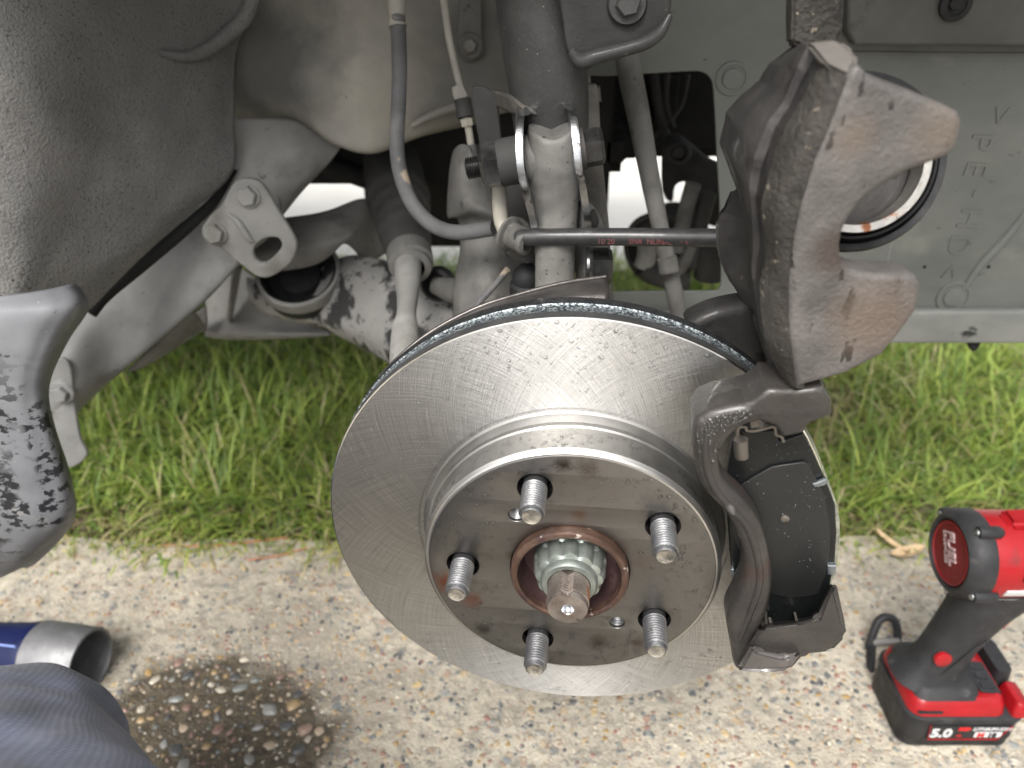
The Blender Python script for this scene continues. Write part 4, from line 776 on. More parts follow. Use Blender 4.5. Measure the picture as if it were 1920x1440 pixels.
# tie rod
tr_ = thing('tie_rod', 'grey dusty tie rod with ribbed rubber boot at its upper end', 'tie rod', at(765, 560, .50))
a0, a1 = at(738, 325, .74), at(768, 480, .60)
ax = (a1-a0); Lb = ax.length; R = pxm(750, 1, .66, 420)
prof = [(0, -.02), (58*R, -.02), (60*R, 0)]
for k in range(5):
    h = Lb*(.30+.13*k); q = (62-4.5*k)*R; prof += [(q*.93, h), (q, h+Lb*.045), (q*.92, h+Lb*.10)]
prof += [(40*R, Lb*.97), (38*R, Lb*1.0), (36*R, Lb*1.02), (0, Lb*1.02)]
lathe('rubber_boot', a0, ax, prof, m_darkdust, tr_, 36, 50)
lathe('boot_clamp', a1, ax, [(30*R, -.012), (39*R, -.010), (40*R, .0), (39*R, .012), (34*R, .013), (33*R, .018), (22*R, .019)], m_dust, tr_, 36, 40)
tube('rod', [at(765, 470, .60), at(765, 520, .566), at(764, 560, .54), at(762, 590, .52), at(760, 620, .50), at(760, 680, .47), at(770, 760, .44)], [pxm(765, q, .54, 560) for q in (28, 25, 20, 18, 24, 27, 28)], m_light, tr_, 20, 6)
lathe('ball_joint', at(772, 762, .44), (0, -.1, 1), [(0, -.018), (.012, -.018), (.0165, -.010), (.0165, .010), (.010, .018), (0, .018)], m_darkdust, tr_, 24)
tube('outer_bar', [at(815, 535, .60), at(850, 545, .59), at(900, 555, .575), at(960, 575, .56)], [pxm(850, q, .59, 545) for q in (16, 24, 26, 28)], m_dust, tr_, 18, 6)
R = pxm(825, 26, .61, 525); lathe('bar_bush', at(826, 528, .612), (-.3, -1, .1), [(R*1.2, 0), (R*1.25, .01), (R, .012), (R*.7, .004), (0, .004)], m_rubber, tr_, 28)

# lower control arm
ca = thing('control_arm', 'pale lower control arm with black paint scuffs and a round bush', 'control arm', at(620, 570, .68))
patch('arm', [
    [(462, 520, .735), (520, 530, .73), (600, 500, .72), (660, 478, .71), (730, 490, .69), (790, 520, .66), (860, 560, .62)],
    [(464, 545, .72), (530, 548, .705), (600, 535, .695), (670, 520, .68), (740, 540, .655), (800, 570, .62), (870, 600, .59)],
    [(478, 572, .715), (540, 572, .695), (610, 575, .68), (680, 580, .66), (745, 600, .63), (805, 630, .59), (870, 660, .56)],
    [(505, 592, .715), (560, 596, .692), (630, 610, .672), (690, 630, .645), (745, 655, .61), (805, 690, .57), (870, 730, .54)],
    [(545, 604, .725), (590, 612, .70), (645, 632, .68), (700, 660, .652), (742, 684, .618), (800, 715, .58), (860, 760, .55)],
    [(560, 606, .74), (600, 616, .72), (650, 638, .70), (702, 666, .67), (742, 690, .635), (800, 722, .60), (860, 765, .57)]], m_arm, ca, 8, 8, amp=.0015, nscale=30, thick=.004)
R = pxm(560, 1, .69, 520)
bush = lathe('bush', at(562, 516, .70), (0, -.55, .84), [(74*R, -.02), (76*R, .004), (70*R, .008), (66*R, .006), (62*R, -.006), (40*R, -.010), (38*R, .000), (0, .000)], m_rubber, ca, 44)
lathe('bush_ring', at(562, 516, .70), (0, -.55, .84), [(72*R, -.012), (80*R, -.004), (79*R, .008), (72*R, .0085), (71*R, -.004)], m_light, ca, 44)

# hoses and pipe at the left of the strut
h1 = thing('brake_line_hose', 'dusty grey rubber hose with pale sleeve hanging left of the strut', 'hose', at(745, 200, .56))
tube('hose', [at(743, -120, .60), at(744, 0, .59), at(747, 60, .585), at(749, 130, .58), at(747, 200, .572), at(744, 270, .562), at(752, 330, .55), at(775, 385, .54), at(812, 422, .53), at(860, 436, .52), at(925, 428, .512)], pxm(745, 14.5, .56, 200), m_hosedust, h1, 18, 8)
tube('sleeve', [at(743, -120, .60), at(744, -20, .592), at(744.5, 15, .589), at(745, 30, .588), at(745, 42, .587), at(746, 50, .586)], [pxm(745, q, .59, 0) for q in (17, 17, 17.5, 15.5, 16, 18)], m_pale, h1, 20, 4)
h2 = thing('brake_pipe', 'thin steel brake pipe with fitting running down beside the strut', 'brake pipe', at(860, 160, .57))
tube('pipe', [at(812, -120, .63), at(830, -10, .62), at(840, 60, .612), at(850, 110, .606), at(862, 160, .598), at(870, 200, .592), at(880, 250, .585), at(886, 300, .58)], pxm(850, 7, .60, 100), m_pale, h2, 12, 6)
tube('fitting', [at(858, 162, .596), at(862, 176, .594), at(867, 186, .593)], [pxm(860, q, .59, 170) for q in (12, 14, 14)], m_pale, h2, 6, 1)
tube('collar', [at(867, 186, .5925), at(873, 220, .588)], pxm(868, 16, .59, 200), m_darkdust, h2, 20, 1)
tube('lower_nut', [at(874, 222, .587), at(877, 236, .586)], pxm(876, 12, .585, 230), m_pale, h2, 6, 1)
tube('end_sleeve', [at(882, 272, .583), at(887, 306, .579)], pxm(885, 11, .58, 290), m_hosedust, h2, 16, 1)
bh = thing('brake_hose', 'wet black brake hose with faint red print joined to the caliper', 'brake hose', at(1150, 445, .46))
tube('hose', [at(972, 446, .475), at(985, 445, .473), at(1050, 444, .468), at(1150, 444, .462), at(1250, 445, .455), at(1370, 446, .440)], pxm(1150, 16.5, .462, 445), m_hose, bh, 24, 8)
br = lathe('hose_ferrule', at(948, 436, .485), (.75, -.62, -.12), [(0, 0), (.0068, 0), (.0115, .002), (.0118, .004), (.0085, .005), (.0082, .014), (.0088, .015), (.0088, .0185), (.0058, .0195)], m_dust, bh, 36)
tube('inlet_pipe', [at(936, 345, .50), at(937, 385, .495), at(940, 415, .492), at(948, 438, .488)], [pxm(936, q, .495, 380) for q in (13, 14, 14, 13)], m_pale, bh, 16, 5)
plate('hose_bracket', [(938, 424), (960, 408), (985, 415), (1000, 440), (1000, 485), (985, 495), (955, 480), (935, 455)], ('Y', .492), .004, m_strutbrown, bh, bevel=.0012, sub=4)
m_redprint = flat('faded_red_print', (.11, .035, .035), .6)
for (s, x) in (('10 20', 1120), ('SNR  NUNAS', 1178), ('- 021', 1276)):
    p = at(x, 457, .4545-(x-1120)*.00006); text_mesh('hose_print', s, .0046, p, (1, -.07, 0), (0, .25, 1), m_redprint, bh, .0001)

# ================================================================== brake disc and hub
disc = thing('brake_disc', 'new shiny vented brake disc with cross-hatched face and water drops', 'brake disc', DC)
R0, HH, RH = .1365, .0252, .0758
ST = [1.9156-k*2*PI/5 for k in range(5)]; RS = .05715
AX = -DN
lathe('friction_ring', DC, AX, [(.0835, -.0012), (.0855, -.0012), (.0862, 0), (R0-.0008, 0)], m_disc, disc, 160, 20)
lathe('polished_edge', DC, AX, [(R0-.0008, 0), (R0-.0002, -.0002), (R0+.0001, -.0009)], m_edge, disc, 160, 20)
lathe('outer_rim', DC, AX, [(R0+.0001, -.0009), (R0+.0001, -.0062)], m_rim1, disc, 160, 20)
lathe('vent_rim', DC, AX, [(R0+.0001, -.0062), (R0-.0006, -.0066), (R0-.0008, -.0105), (R0-.0006, -.0144), (R0+.0001, -.0148)], m_rim2, disc, 160, 60, fn=lambda t, r, h: 1+.003*max(0, math.sin(t*36))**8*(1 if -.014 < h < -.007 else 0))
lathe('inner_rim', DC, AX, [(R0+.0001, -.0148), (R0+.0001, -.0215), (R0-.001, -.0222), (.075, -.0222)], m_rim3, disc, 160, 20)
lathe('hat_wall', DC, AX, [(.0835, -.0012), (.0822, -.0004), (.0800, .0036), (.0798, .0062), (.0790, .0070), (.0786, .0080), (.0784, HH-.0022), (RH+.0012, HH-.0010)], m_hatwall, disc, 128, 22)
lathe('hat_edge', DC, AX, [(RH+.0012, HH-.0010), (RH+.0004, HH-.0002), (RH-.0006, HH)], m_hatedge, disc, 128, 22)
loops = [[((RH-.0006)*math.cos(2*PI*k/128), (RH-.0006)*math.sin(2*PI*k/128)) for k in range(128)]]
loops.append(circ(0, 0, .0314, n=64))
for a in ST: loops.append(circ(RS*math.cos(a), RS*math.sin(a), .0088, n=32))
jack = [duv(968, 966, HH), duv(1157, 1168, HH)]
for (u, v) in jack: loops.append(circ(u, v, .0042, n=20))
dplate('hat_face', loops, HH, .006, m_hatface, disc, .0004, loc=DC)
for (u, v) in jack:
    o = DC+DU*u+DV*v-DN*(HH-.011); pr = [(0, 0), (.0038, 0)]
    for k in range(8): pr += [(.0044, .0008+k*.0012), (.0037, .0014+k*.0012)]
    lathe('threaded_hole', o, AX, pr, m_stud, disc, 24)
bm = bmesh.new(); add_lathe(bm, DC, AX, [(.075, -.0222), (.0745, .004), (.07, .012), (.026, .0125)], 64); fin(bm, 'hat_back', m_rim3, disc, 30)
S = []
def ok_spot(p): return True
for k in range(1500):
    a = random.uniform(0, 2*PI); r = .088+.047*math.sqrt(random.random()); big = random.random()
    S.append((dp(r, a, .00002), AX, random.uniform(.0003, .0007) if big < .9 else random.uniform(.0007, .0012)))
for k in range(900):
    a = random.uniform(0, 2*PI); r = .034+.040*math.sqrt(random.random()); p = dp(r, a, HH)
    if any((p-dp(RS, b, HH)).length < .0105 for b in ST): continue
    S.append((p, AX, random.uniform(.0003, .0007) if random.random() < .82 else random.uniform(.0007, .0014)))
for k in range(230):
    a = random.uniform(.1*PI, .9*PI); h = random.uniform(.009, HH-.003); S.append((dp(.0784, a, h), (DU*math.cos(a)+DV*math.sin(a)), random.uniform(.0004, .0010)))
drops('water_drops', S, m_water, disc)

hub = thing('wheel_hub', 'rusty wheel hub with five threaded studs and a pale green axle nut', 'wheel hub', DC-DN*HH)
lathe('pilot_ring', DC, AX, [(.0310, .012), (.0310, HH+.0046), (.0303, HH+.0058), (.0287, HH+.0062), (.0274, HH+.0056), (.0271, HH+.002)], m_rust, hub, 96, 30)
lathe('hub_bowl', DC, AX, [(.0271, HH+.002), (.0268, HH-.006), (.025, HH-.011), (0, HH-.012)], m_hubin, hub, 72, 30)
def studprof(L, r):
    p = [(r*.95, -.010), (r*.95, 0)]; k = 0
    while .001+k*.0017 < L-.0032: p += [(r, .0008+k*.0017), (r, .0012+k*.0017), (r*.84, .00195+k*.0017)]; k += 1
    return p + [(r*.9, L-.0022), (r*.80, L-.0004), (r*.7, L)]
for i, a in enumerate(ST):
    s = lathe('wheel_stud', dp(RS, a, HH), AX, studprof(.0215, .0064), m_stud, hub, 32, 25)
    lathe('stud_end', dp(RS, a, HH+.0215), AX, [(.0064*.7, 0), (.0064*.62, -.0005), (.0064*.3, -.0009), (0, -.0009)], m_studend, s, 20)
# twelve point axle nut, collar, threaded shaft with cotter groove
tw = lambda amp: (lambda t, r, h: 1+amp*(abs(math.sin(6*t))-.62))
lathe('axle_nut', DC, AX, [(0, .014), (.0192, .014), (.0194, .0205), (.0184, .0220), (.0180, .0285), (.0170, .0312), (.0150, .0322), (.0146, .0350), (.0138, .0362), (.0112, .0362)], m_zinc, hub, 144, 28,
      fn=lambda t, r, h: 1+(.10*(abs(math.cos(6*t))-.62) if .0150 < r < .0190 and h > .0215 else 0))
TP = [(.0108, .030)]; k = 0
while .0368+k*.0016 < .0490: TP += [(.0108, .0366+k*.0016), (.0108, .0370+k*.0016), (.0093, .0376+k*.0016)]; k += 1
TP += [(.0105, .0500), (.0099, .0520), (.0036, .0524), (.0032, .0518)]
ga = PI*.52
lathe('axle_shaft', DC, AX, TP, m_shaft, hub, 120, 25, fn=lambda t, r, h: 1-.24*max(0, 1-abs(((t-ga+PI) % (2*PI))-PI)/.26)**.5 if r > .008 else 1)
lathe('centre_hole', DC, AX, [(.0032, .0520), (.0027, .0505), (0, .0482)], m_bright, hub, 24)

# dust shield curling over the top of the disc
ds = thing('dust_shield', 'brown steel dust shield curled over the top edge of the disc', 'dust shield', at(980, 560, .38))
patch('shield_sheet', [
    [(1134, 520, .405), (1060, 531, .402), (980, 551, .398), (900, 576, .393), (820, 616, .388), (760, 660, .382), (712, 708, .376), (680, 752, .372)],
    [(1140, 534, .388), (1060, 545, .386), (980, 562, .382), (900, 588, .378), (820, 628, .373), (760, 673, .368), (714, 720, .364), (681, 762, .361)],
    [(1143, 552, .378), (1060, 556, .376), (980, 572, .372), (900, 599, .368), (820, 641, .364), (761, 688, .361), (716, 735, .358), (683, 772, .356)],
    [(1145, 590, .374), (1060, 580, .372), (980, 598, .368), (900, 628, .364), (820, 672, .360), (770, 715, .358), (725, 760, .356), (695, 800, .354)]], m_shieldrim, ds, 8, 6, amp=.0006, nscale=70, thick=.0012)
tube('turned_edge', [at(1136, 519, .404), at(1060, 530, .401), at(980, 550, .397), at(900, 575, .392), at(820, 615, .387), at(760, 659, .381), at(712, 707, .375)], .0013, m_shieldrim, ds, 8, 6)

# ================================================================== caliper carrier, pads
cb = thing('caliper_bracket', 'cast iron caliper bracket with a wavy outer arm around the pads', 'caliper bracket', atd(1400, 1000, .02))
LOOP = [(1345, 771), (1318, 782), (1300, 800), (1300, 847), (1312, 905), (1334, 938), (1362, 967), (1384, 1009), (1396, 1047), (1394, 1088), (1380, 1126), (1364, 1159), (1366, 1190), (1371, 1217), (1379, 1257), (1400, 1260), (1424, 1257), (1412, 1230), (1413, 1205), (1427, 1180), (1440, 1152), (1450, 1097), (1444, 1047), (1428, 990), (1399, 948), (1372, 922), (1353, 894), (1350, 850), (1360, 819), (1390, 799), (1418, 788), (1410, 762)]
plate('outer_arm', LOOP, ('D', .040), .018, m_bracket, cb, bevel=.0045, sub=4, bres=4, smooth=50)
tube('arm_ridge', [atd(x, y, .0392) for x, y in ((1325, 800), (1322, 850), (1335, 905), (1368, 950), (1400, 985), (1420, 1045), (1423, 1095), (1405, 1150), (1388, 1200))], [.001, .002, .002, .002, .002, .002, .002, .002, .001], m_bracket, cb, 12, 6)
def blockmesh(name, front, back, m, bev=.003, parent=cb, amp=.0, seg=3):
    """solid between two outlines of equal length (photo x, y, near distance Y)"""
    bm = bmesh.new(); Fv = [bm.verts.new(at(*p)) for p in front]; Bv = [bm.verts.new(at(*p)) for p in back]; n = len(Fv)
    bm.faces.new(Fv); bm.faces.new(Bv[::-1])
    for i in range(n): bm.faces.new((Fv[i], Bv[i], Bv[(i+1) % n], Fv[(i+1) % n]))
    bmesh.ops.recalc_face_normals(bm, faces=bm.faces)
    if bev: bmesh.ops.bevel(bm, geom=bm.edges[:], offset=bev, segments=seg, affect='EDGES', clamp_overlap=True)
    if amp:
        bmesh.ops.triangulate(bm, faces=[f for f in bm.faces if len(f.verts) > 4])
        for _ in range(2): bmesh.ops.subdivide_edges(bm, edges=[e for e in bm.edges if e.calc_length() > .006], cuts=1)
        rough_up(bm, amp, 130)
    return fin(bm, name, m, parent, 35)
plate('upper_abutment', [(1345, 770), (1410, 756), (1440, 732), (1495, 733), (1543, 726), (1562, 757), (1562, 780), (1520, 796), (1507, 814), (1468, 823), (1453, 802), (1424, 790), (1392, 801), (1366, 822), (1350, 850), (1310, 835), (1300, 802), (1318, 782)], ('D', .0385), .026, m_bracket, cb, bevel=.0026, sub=1, bres=3, jit=.0004, jscale=130)
blockmesh('upper_bridge', [(1490, 732, .300), (1540, 726, .300), (1558, 755, .30), (1556, 774, .30), (1520, 788, .30), (1492, 790, .30)], [(1462, 650, .37), (1500, 650, .37), (1520, 680, .37), (1520, 700, .37), (1500, 715, .37), (1470, 715, .37)], m_bracket, .003)
bf_ = [(1378, 1256, .272), (1408, 1200, .272), (1430, 1176, .272), (1500, 1168, .272), (1532, 1158, .271), (1553, 1112, .272), (1567, 1090, .273), (1587, 1174, .271), (1587, 1193, .270), (1558, 1222, .269), (1508, 1226, .270), (1480, 1257, .270), (1430, 1262, .272)]
bk_ = [(1372, 1240, .300), (1400, 1188, .300), (1425, 1166, .300), (1496, 1160, .302), (1528, 1150, .302), (1548, 1105, .303), (1560, 1086, .303), (1580, 1168, .300), (1580, 1186, .30), (1552, 1210, .300), (1502, 1214, .300), (1474, 1244, .300), (1425, 1248, .300)]
blockmesh('lower_abutment', bf_, bk_, m_bracket, .0028, amp=.0003)
blockmesh('lower_foot', [(1380, 1258, .264), (1412, 1206, .266), (1425, 1222, .266), (1470, 1232, .265), (1503, 1224, .265), (1480, 1257, .262), (1430, 1262, .262)], [(1380, 1250, .28), (1410, 1196, .28), (1425, 1206, .28), (1470, 1206, .28), (1506, 1206, .28), (1480, 1247, .28), (1430, 1252, .28)], mat('wet_bracket_foot', [(.3, (.05, .046, .043)), (.7, (.10, .09, .085))], scale=50, rough=.12, rough2=.3, metal=.3, bump=.4, bscale=200, coat=.8), .0025)
def inpoly(x, y, P):
    c = False
    for i in range(len(P)):
        a, b = P[i], P[i-1]
        if (a[1] > y) != (b[1] > y) and x < (b[0]-a[0])*(y-a[1])/(b[1]-a[1])+a[0]: c = not c
    return c
S = []
while len(S) < 170:
    x, y = random.uniform(1300, 1500), 765+abs(random.gauss(0, 50))
    if inpoly(x, y, LOOP) and inpoly(x-7, y-7, LOOP) and inpoly(x+7, y+7, LOOP): S.append((atd(x, y, .0401), AX, random.uniform(.0003, .0008)))
drops('water_drops', S, m_beads, cb)
pad = thing('brake_pad', 'black outer brake pad with grey shim held in the bracket', 'brake pad', atd(1470, 960, .016))
plate('backing_plate', [(1372, 830), (1388, 806), (1400, 812), (1452, 806), (1462, 828), (1472, 826), (1506, 814), (1520, 838), (1535, 872), (1548, 900), (1566, 946), (1569, 1000), (1565, 1062), (1552, 1113), (1532, 1158), (1500, 1165), (1450, 1172), (1410, 1172), (1385, 1130), (1374, 1090), (1370, 1040), (1366, 980), (1362, 900)], ('D', .0195), .006, m_padblack, pad, bevel=.0008, sub=1)
plate('shim', [(1366, 927), (1408, 898), (1447, 876), (1470, 872), (1506, 867), (1516, 870), (1528, 892), (1546, 930), (1551, 955), (1556, 990), (1556, 1030), (1551, 1067), (1536, 1114), (1520, 1118), (1480, 1122), (1462, 1118), (1447, 1114), (1430, 1112), (1400, 1060), (1372, 1000)], ('D', .0212), .0014, m_shim, pad, bevel=.0005, sub=1)
plate('lining', [(1420, 830), (1500, 830), (1530, 880), (1556, 950), (1558, 1050), (1540, 1120), (1450, 1140), (1400, 1060), (1390, 930)], ('D', .0132), .012, m_lining, pad, bevel=.001, sub=3)
lathe('shim_pin', atd(1471, 971, .0212), AX, [(.0022, -.001), (.0022, .0012), (.0014, .0017), (0, .0017)], m_clip, pad, 18)
plate('shim_tab', [(1524, 908), (1531, 906), (1549, 898), (1554, 905), (1545, 911), (1528, 914)], ('D', .0222), .002, m_clipzinc, pad, bevel=.0004, sub=1)
plate('shim_tab', [(1552, 1061), (1568, 1061), (1568, 1068), (1562, 1078), (1552, 1078)], ('D', .0222), .004, m_clipzinc, pad, bevel=.0004, sub=1)
plate('shim_tab', [(1371, 1068), (1376, 1068), (1378, 1080), (1394, 1076), (1394, 1086), (1374, 1088)], ('D', .0222), .003, m_clipzinc, pad, bevel=.0004, sub=1)
S = []
for k in range(210):
    x, y = random.uniform(1372, 1552), random.uniform(825, 1160)
    if y < 1115-random.random()*120 or random.random() < .25: S.append((atd(x, y, .0213 if 885 < y < 1112 and x > 1380 else .0196), AX, random.uniform(.0002, .00055)))
drops('water_drops', S, m_beads, pad)
def ribbon(name, pts, h, w, m, parent, r=.0006):
    bm = bmesh.new(); Q = crom([atd(x, y, h) for x, y in pts], 4); L = []
    for i, p in enumerate(Q):
        T = (Q[min(i+1, len(Q)-1)]-Q[max(i-1, 0)]).normalized(); s = T.cross(DN).normalized()*r
        L.append([bm.verts.new(q) for q in (p-s, p+s, p+s+DN*w, p-s+DN*w)])
    for i in range(len(L)-1):
        for k in range(4): bm.faces.new((L[i][k], L[i][(k+1) % 4], L[i+1][(k+1) % 4], L[i+1][k]))
    bm.faces.new(L[0][::-1]); bm.faces.new(L[-1]); return fin(bm, name, m, parent, 40)
ribbon('retainer_clip', [(1384, 822), (1384, 806), (1390, 801), (1399, 802), (1401, 808), (1420, 808), (1449, 801), (1454, 806), (1456, 816), (1466, 820), (1470, 830)], .026, .010, m_clip, cb)
tube('clip_spring', [atd(1389, 823, .0285), atd(1390, 842, .0285), atd(1391, 856, .0285)], .0032, m_clip, cb, 18, 3)
ribbon('retainer_clip', [(1436, 1150), (1437, 1172), (1432, 1180), (1434, 1190), (1444, 1192), (1447, 1180), (1452, 1186)], .030, .008, m_clip, cb)
tube('clip_spring', [atd(1441, 1190, .031), atd(1445, 1206, .031), atd(1448, 1220, .031)], .0028, m_clip, cb, 18, 3)
ribbon('retainer_clip', [(1494, 1164), (1500, 1178), (1510, 1190), (1512, 1196)], .028, .006, m_clip, cb)
plate('clip_tab', [(1458, 1192), (1474, 1190), (1474, 1202), (1464, 1204)], ('D', .032), .003, m_clip, cb, bevel=.0005, sub=1)
plate('clip_tab', [(1404, 786), (1420, 780), (1424, 800), (1408, 804)], ('D', .034), .004, m_clip, cb, bevel=.0006, sub=1)
ip = thing('brake_pad', 'inner brake pad, only a thin worn edge showing right of the outer pad', 'brake pad', atd(1540, 960, -.02))
plate('backing_plate', [(1500, 800), (1516, 815), (1532, 845), (1553, 900), (1572, 955), (1575, 1000), (1569, 1062), (1556, 1100), (1530, 1110), (1510, 1000), (1500, 900)], ('D', -.006), .006, m_lining, ip, bevel=.0008, sub=2)

# ================================================================== caliper hung up by a strap
cal = thing('brake_caliper', 'heavy rusty cast brake caliper swung up with its piston showing through the fingers', 'brake caliper', at(1520, 400, .36))
FY = .276
R1 = [(1588, 146), (1572, 185), (1555, 232), (1526, 299), (1502, 376), (1486, 448), (1477, 529), (1478, 615), (1485, 680), (1495, 728)]
FACE = R1[::-1] + [(1600, 128), (1612, 122), (1631, 141), (1675, 160), (1730, 180), (1780, 201), (1799, 211), (1806, 226), (1801, 256), (1793, 280), (1776, 296), (1742, 309), (1700, 325), (1672, 340), (1640, 360), (1614, 385), (1594, 410), (1582, 435), (1577, 462), (1579, 488), (1590, 501), (1612, 511), (1655, 516), (1706, 516), (1722, 522), (1728, 536), (1727, 555), (1718, 588), (1684, 634), (1655, 668), (1588, 702), (1540, 716)]
def denser(P, n):
    out = []
    for i in range(len(P)):
        a, b = P[i], P[(i+1) % len(P)]
        for k in range(n): out.append((a[0]+(b[0]-a[0])*k/n, a[1]+(b[1]-a[1])*k/n))
    return out
plate('finger_face', denser(FACE, 2), ('Y', FY), .016, m_calface, cal, bevel=.003, sub=1, bres=4, smooth=50)
R2 = [(1545, 117), (1517, 160), (1494, 203), (1466, 250), (1443, 322), (1427, 395), (1436, 470), (1424, 545), (1436, 640), (1470, 722)]
MM = [(1515, 84), (1493, 130), (1470, 188), (1440, 228), (1415, 290), (1405, 350), (1412, 430), (1410, 510), (1424, 615), (1455, 718)]
LL = [(1499, 77), (1441, 118), (1424, 150), (1390, 178), (1362, 210), (1349, 268), (1372, 330), (1394, 362), (1408, 560), (1446, 712)]
LB = [(1508, 84), (1455, 112), (1440, 146), (1410, 172), (1385, 205), (1375, 262), (1395, 325), (1410, 362), (1416, 560), (1452, 705)]
bm = bmesh.new()
def lerp3(P, n): return [P[i].lerp(P[i+1], k/n) for i in range(len(P)-1) for k in range(n)]+[P[-1]]
def strips(bm, cols, fine=3, lin=False):
    C = [[v for v in (lerp3([at(*p) for p in c], fine) if lin else crom([at(*p) for p in c], fine))] for c in cols]; L = [[bm.verts.new(v) for v in c] for c in C]
    for i in range(len(L)-1):
        for k in range(len(L[0])-1): bm.faces.new((L[i][k], L[i+1][k], L[i+1][k+1], L[i][k+1]))
z = lambda P, Y: [(a, b, y) for (a, b), y in zip(P, Y if hasattr(Y, '__len__') else [Y]*len(P))]
mid = lambda A, B, f: [((a[0]*(1-f)+b[0]*f), (a[1]*(1-f)+b[1]*f)) for a, b in zip(A, B)]
strips(bm, [z(mid(R1, [(x+14, y) for x, y in R1], 1), FY+.004), z(R1, FY+.0005), z(mid(R1, R2, .5), FY+.0045), z(R2, FY+.014)], 6)
bm2 = bm; bmesh.ops.subdivide_edges(bm, edges=[e for e in bm.edges if e.calc_length() > .004], cuts=2, use_grid_fill=True); rough_up(bm, .0004, 220)
fin(bm, 'cast_band', m_calband, cal, 50)
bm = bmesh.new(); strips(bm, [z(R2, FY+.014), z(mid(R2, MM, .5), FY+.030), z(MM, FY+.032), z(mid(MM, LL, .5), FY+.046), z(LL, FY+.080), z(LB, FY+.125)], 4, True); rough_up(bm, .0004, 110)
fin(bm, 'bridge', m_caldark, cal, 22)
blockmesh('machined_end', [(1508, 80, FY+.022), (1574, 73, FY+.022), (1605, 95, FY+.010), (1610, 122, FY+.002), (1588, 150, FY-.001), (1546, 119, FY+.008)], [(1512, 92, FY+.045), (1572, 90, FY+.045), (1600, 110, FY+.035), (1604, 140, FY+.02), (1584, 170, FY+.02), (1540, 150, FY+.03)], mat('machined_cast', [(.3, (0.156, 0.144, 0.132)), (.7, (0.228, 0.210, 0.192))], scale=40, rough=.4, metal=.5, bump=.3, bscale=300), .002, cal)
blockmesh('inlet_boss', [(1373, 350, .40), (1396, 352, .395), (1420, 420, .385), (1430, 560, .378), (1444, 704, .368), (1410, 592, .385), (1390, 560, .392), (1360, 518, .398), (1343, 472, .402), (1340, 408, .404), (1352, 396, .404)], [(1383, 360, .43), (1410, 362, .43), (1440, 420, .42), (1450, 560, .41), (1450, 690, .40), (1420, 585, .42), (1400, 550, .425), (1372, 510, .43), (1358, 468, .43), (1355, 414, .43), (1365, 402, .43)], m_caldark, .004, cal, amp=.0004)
pc = at(1600, 306, .335); pax = (Vector((-.10, -1, .42))).normalized(); U1 = pxm(1600, 1, .335, 306)*.90
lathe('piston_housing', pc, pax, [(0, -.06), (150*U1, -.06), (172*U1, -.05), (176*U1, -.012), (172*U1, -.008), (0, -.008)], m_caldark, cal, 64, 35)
bt = lathe('piston_boot', pc, pax, [(176*U1, -.010), (183*U1, -.006), (183*U1, .001), (178*U1, .004), (166*U1, .003), (164*U1, -.001), (158*U1, .001), (156*U1, .006), (151*U1, .0065), (149*U1, .001), (146*U1, .000)], m_rubber, cal, 96, 30)
lathe('piston', pc, pax, [(146*U1, -.004), (146*U1, .005), (143*U1, .0065), (131*U1, .0065), (128*U1, .0055), (127*U1, -.020), (0, -.022)], m_piston, cal, 96, 30)
lathe('piston_rim', pc, pax, [(145*U1, .0062), (143*U1, .0074), (128*U1, .0074), (124*U1, .0050), (123.5*U1, -.004)], m_pistonrim, cal, 96, 30)
hb = thing('hanger_strap', 'flat rough iron strap above the caliper, running up out of view', 'strap', at(1530, 20, .40))
blockmesh('strap_bar', [(1482, -140, .335), (1590, -140, .335), (1583, 0, .335), (1578, 60, .335), (1570, 84, .336), (1510, 92, .336), (1484, 80, .335), (1485, 0, .335)], [(1468, -140, .352), (1580, -140, .355), (1576, 0, .355), (1572, 56, .355), (1566, 80, .355), (1505, 88, .355), (1472, 86, .352), (1473, 0, .352)], m_calband, .0015, hb, amp=.0005)

# ================================================================== tools on the ground
rw = thing('impact_wrench', 'red and black cordless impact wrench standing on its battery', 'impact wrench', (.40, .468, 0))
m_red = mat('red_tool_plastic', [(.3, (0.215, 0.005, 0.007)), (.7, (0.280, 0.007, 0.011))], scale=40, rough=.3, rough2=.45, bump=.05, bscale=600, coat=.2, spots=[((.09, .02, .02), 30, .62, .1, .6), ((.02, .015, .015), 260, .70, .03, .7)])
m_reddark = mat('dark_red_cap', [(.3, (0.105, 0.007, 0.008)), (.7, (0.147, 0.010, 0.013))], scale=60, rough=.35, rough2=.5, bump=.1, bscale=400)
m_tblack = mat('black_tool_rubber', [(.3, (.014, .014, .015)), (.7, (.028, .028, .030))], scale=60, rough=.45, rough2=.65, bump=.25, bscale=700, spots=[((.07, .068, .066), 60, .62, .08, .5)])
m_tglossy = mat('wet_black_plastic', [(.3, (.012, .012, .013)), (.7, (.022, .022, .024))], scale=60, rough=.18, rough2=.35, bump=.1, bscale=300, coat=.5)
m_white = flat('white_print', (.5, .5, .5), .5); m_redprint2 = flat('red_print', (.55, .02, .02), .4)
m_grey = flat('grey_print', (.35, .35, .35), .5); m_lab = flat('black_label', (.016, .016, .017), .35)
def loft(name, rings, m, parent, smooth=45, bev=0):
    bm = bmesh.new(); L = [[bm.verts.new(Vector(p)) for p in r] for r in rings]; n = len(L[0])
    for i in range(len(L)-1):
        for k in range(n): bm.faces.new((L[i][k], L[i][(k+1) % n], L[i+1][(k+1) % n], L[i+1][k]))
    bm.faces.new(L[0][::-1]); bm.faces.new(L[-1]); return fin(bm, name, m, parent, smooth)
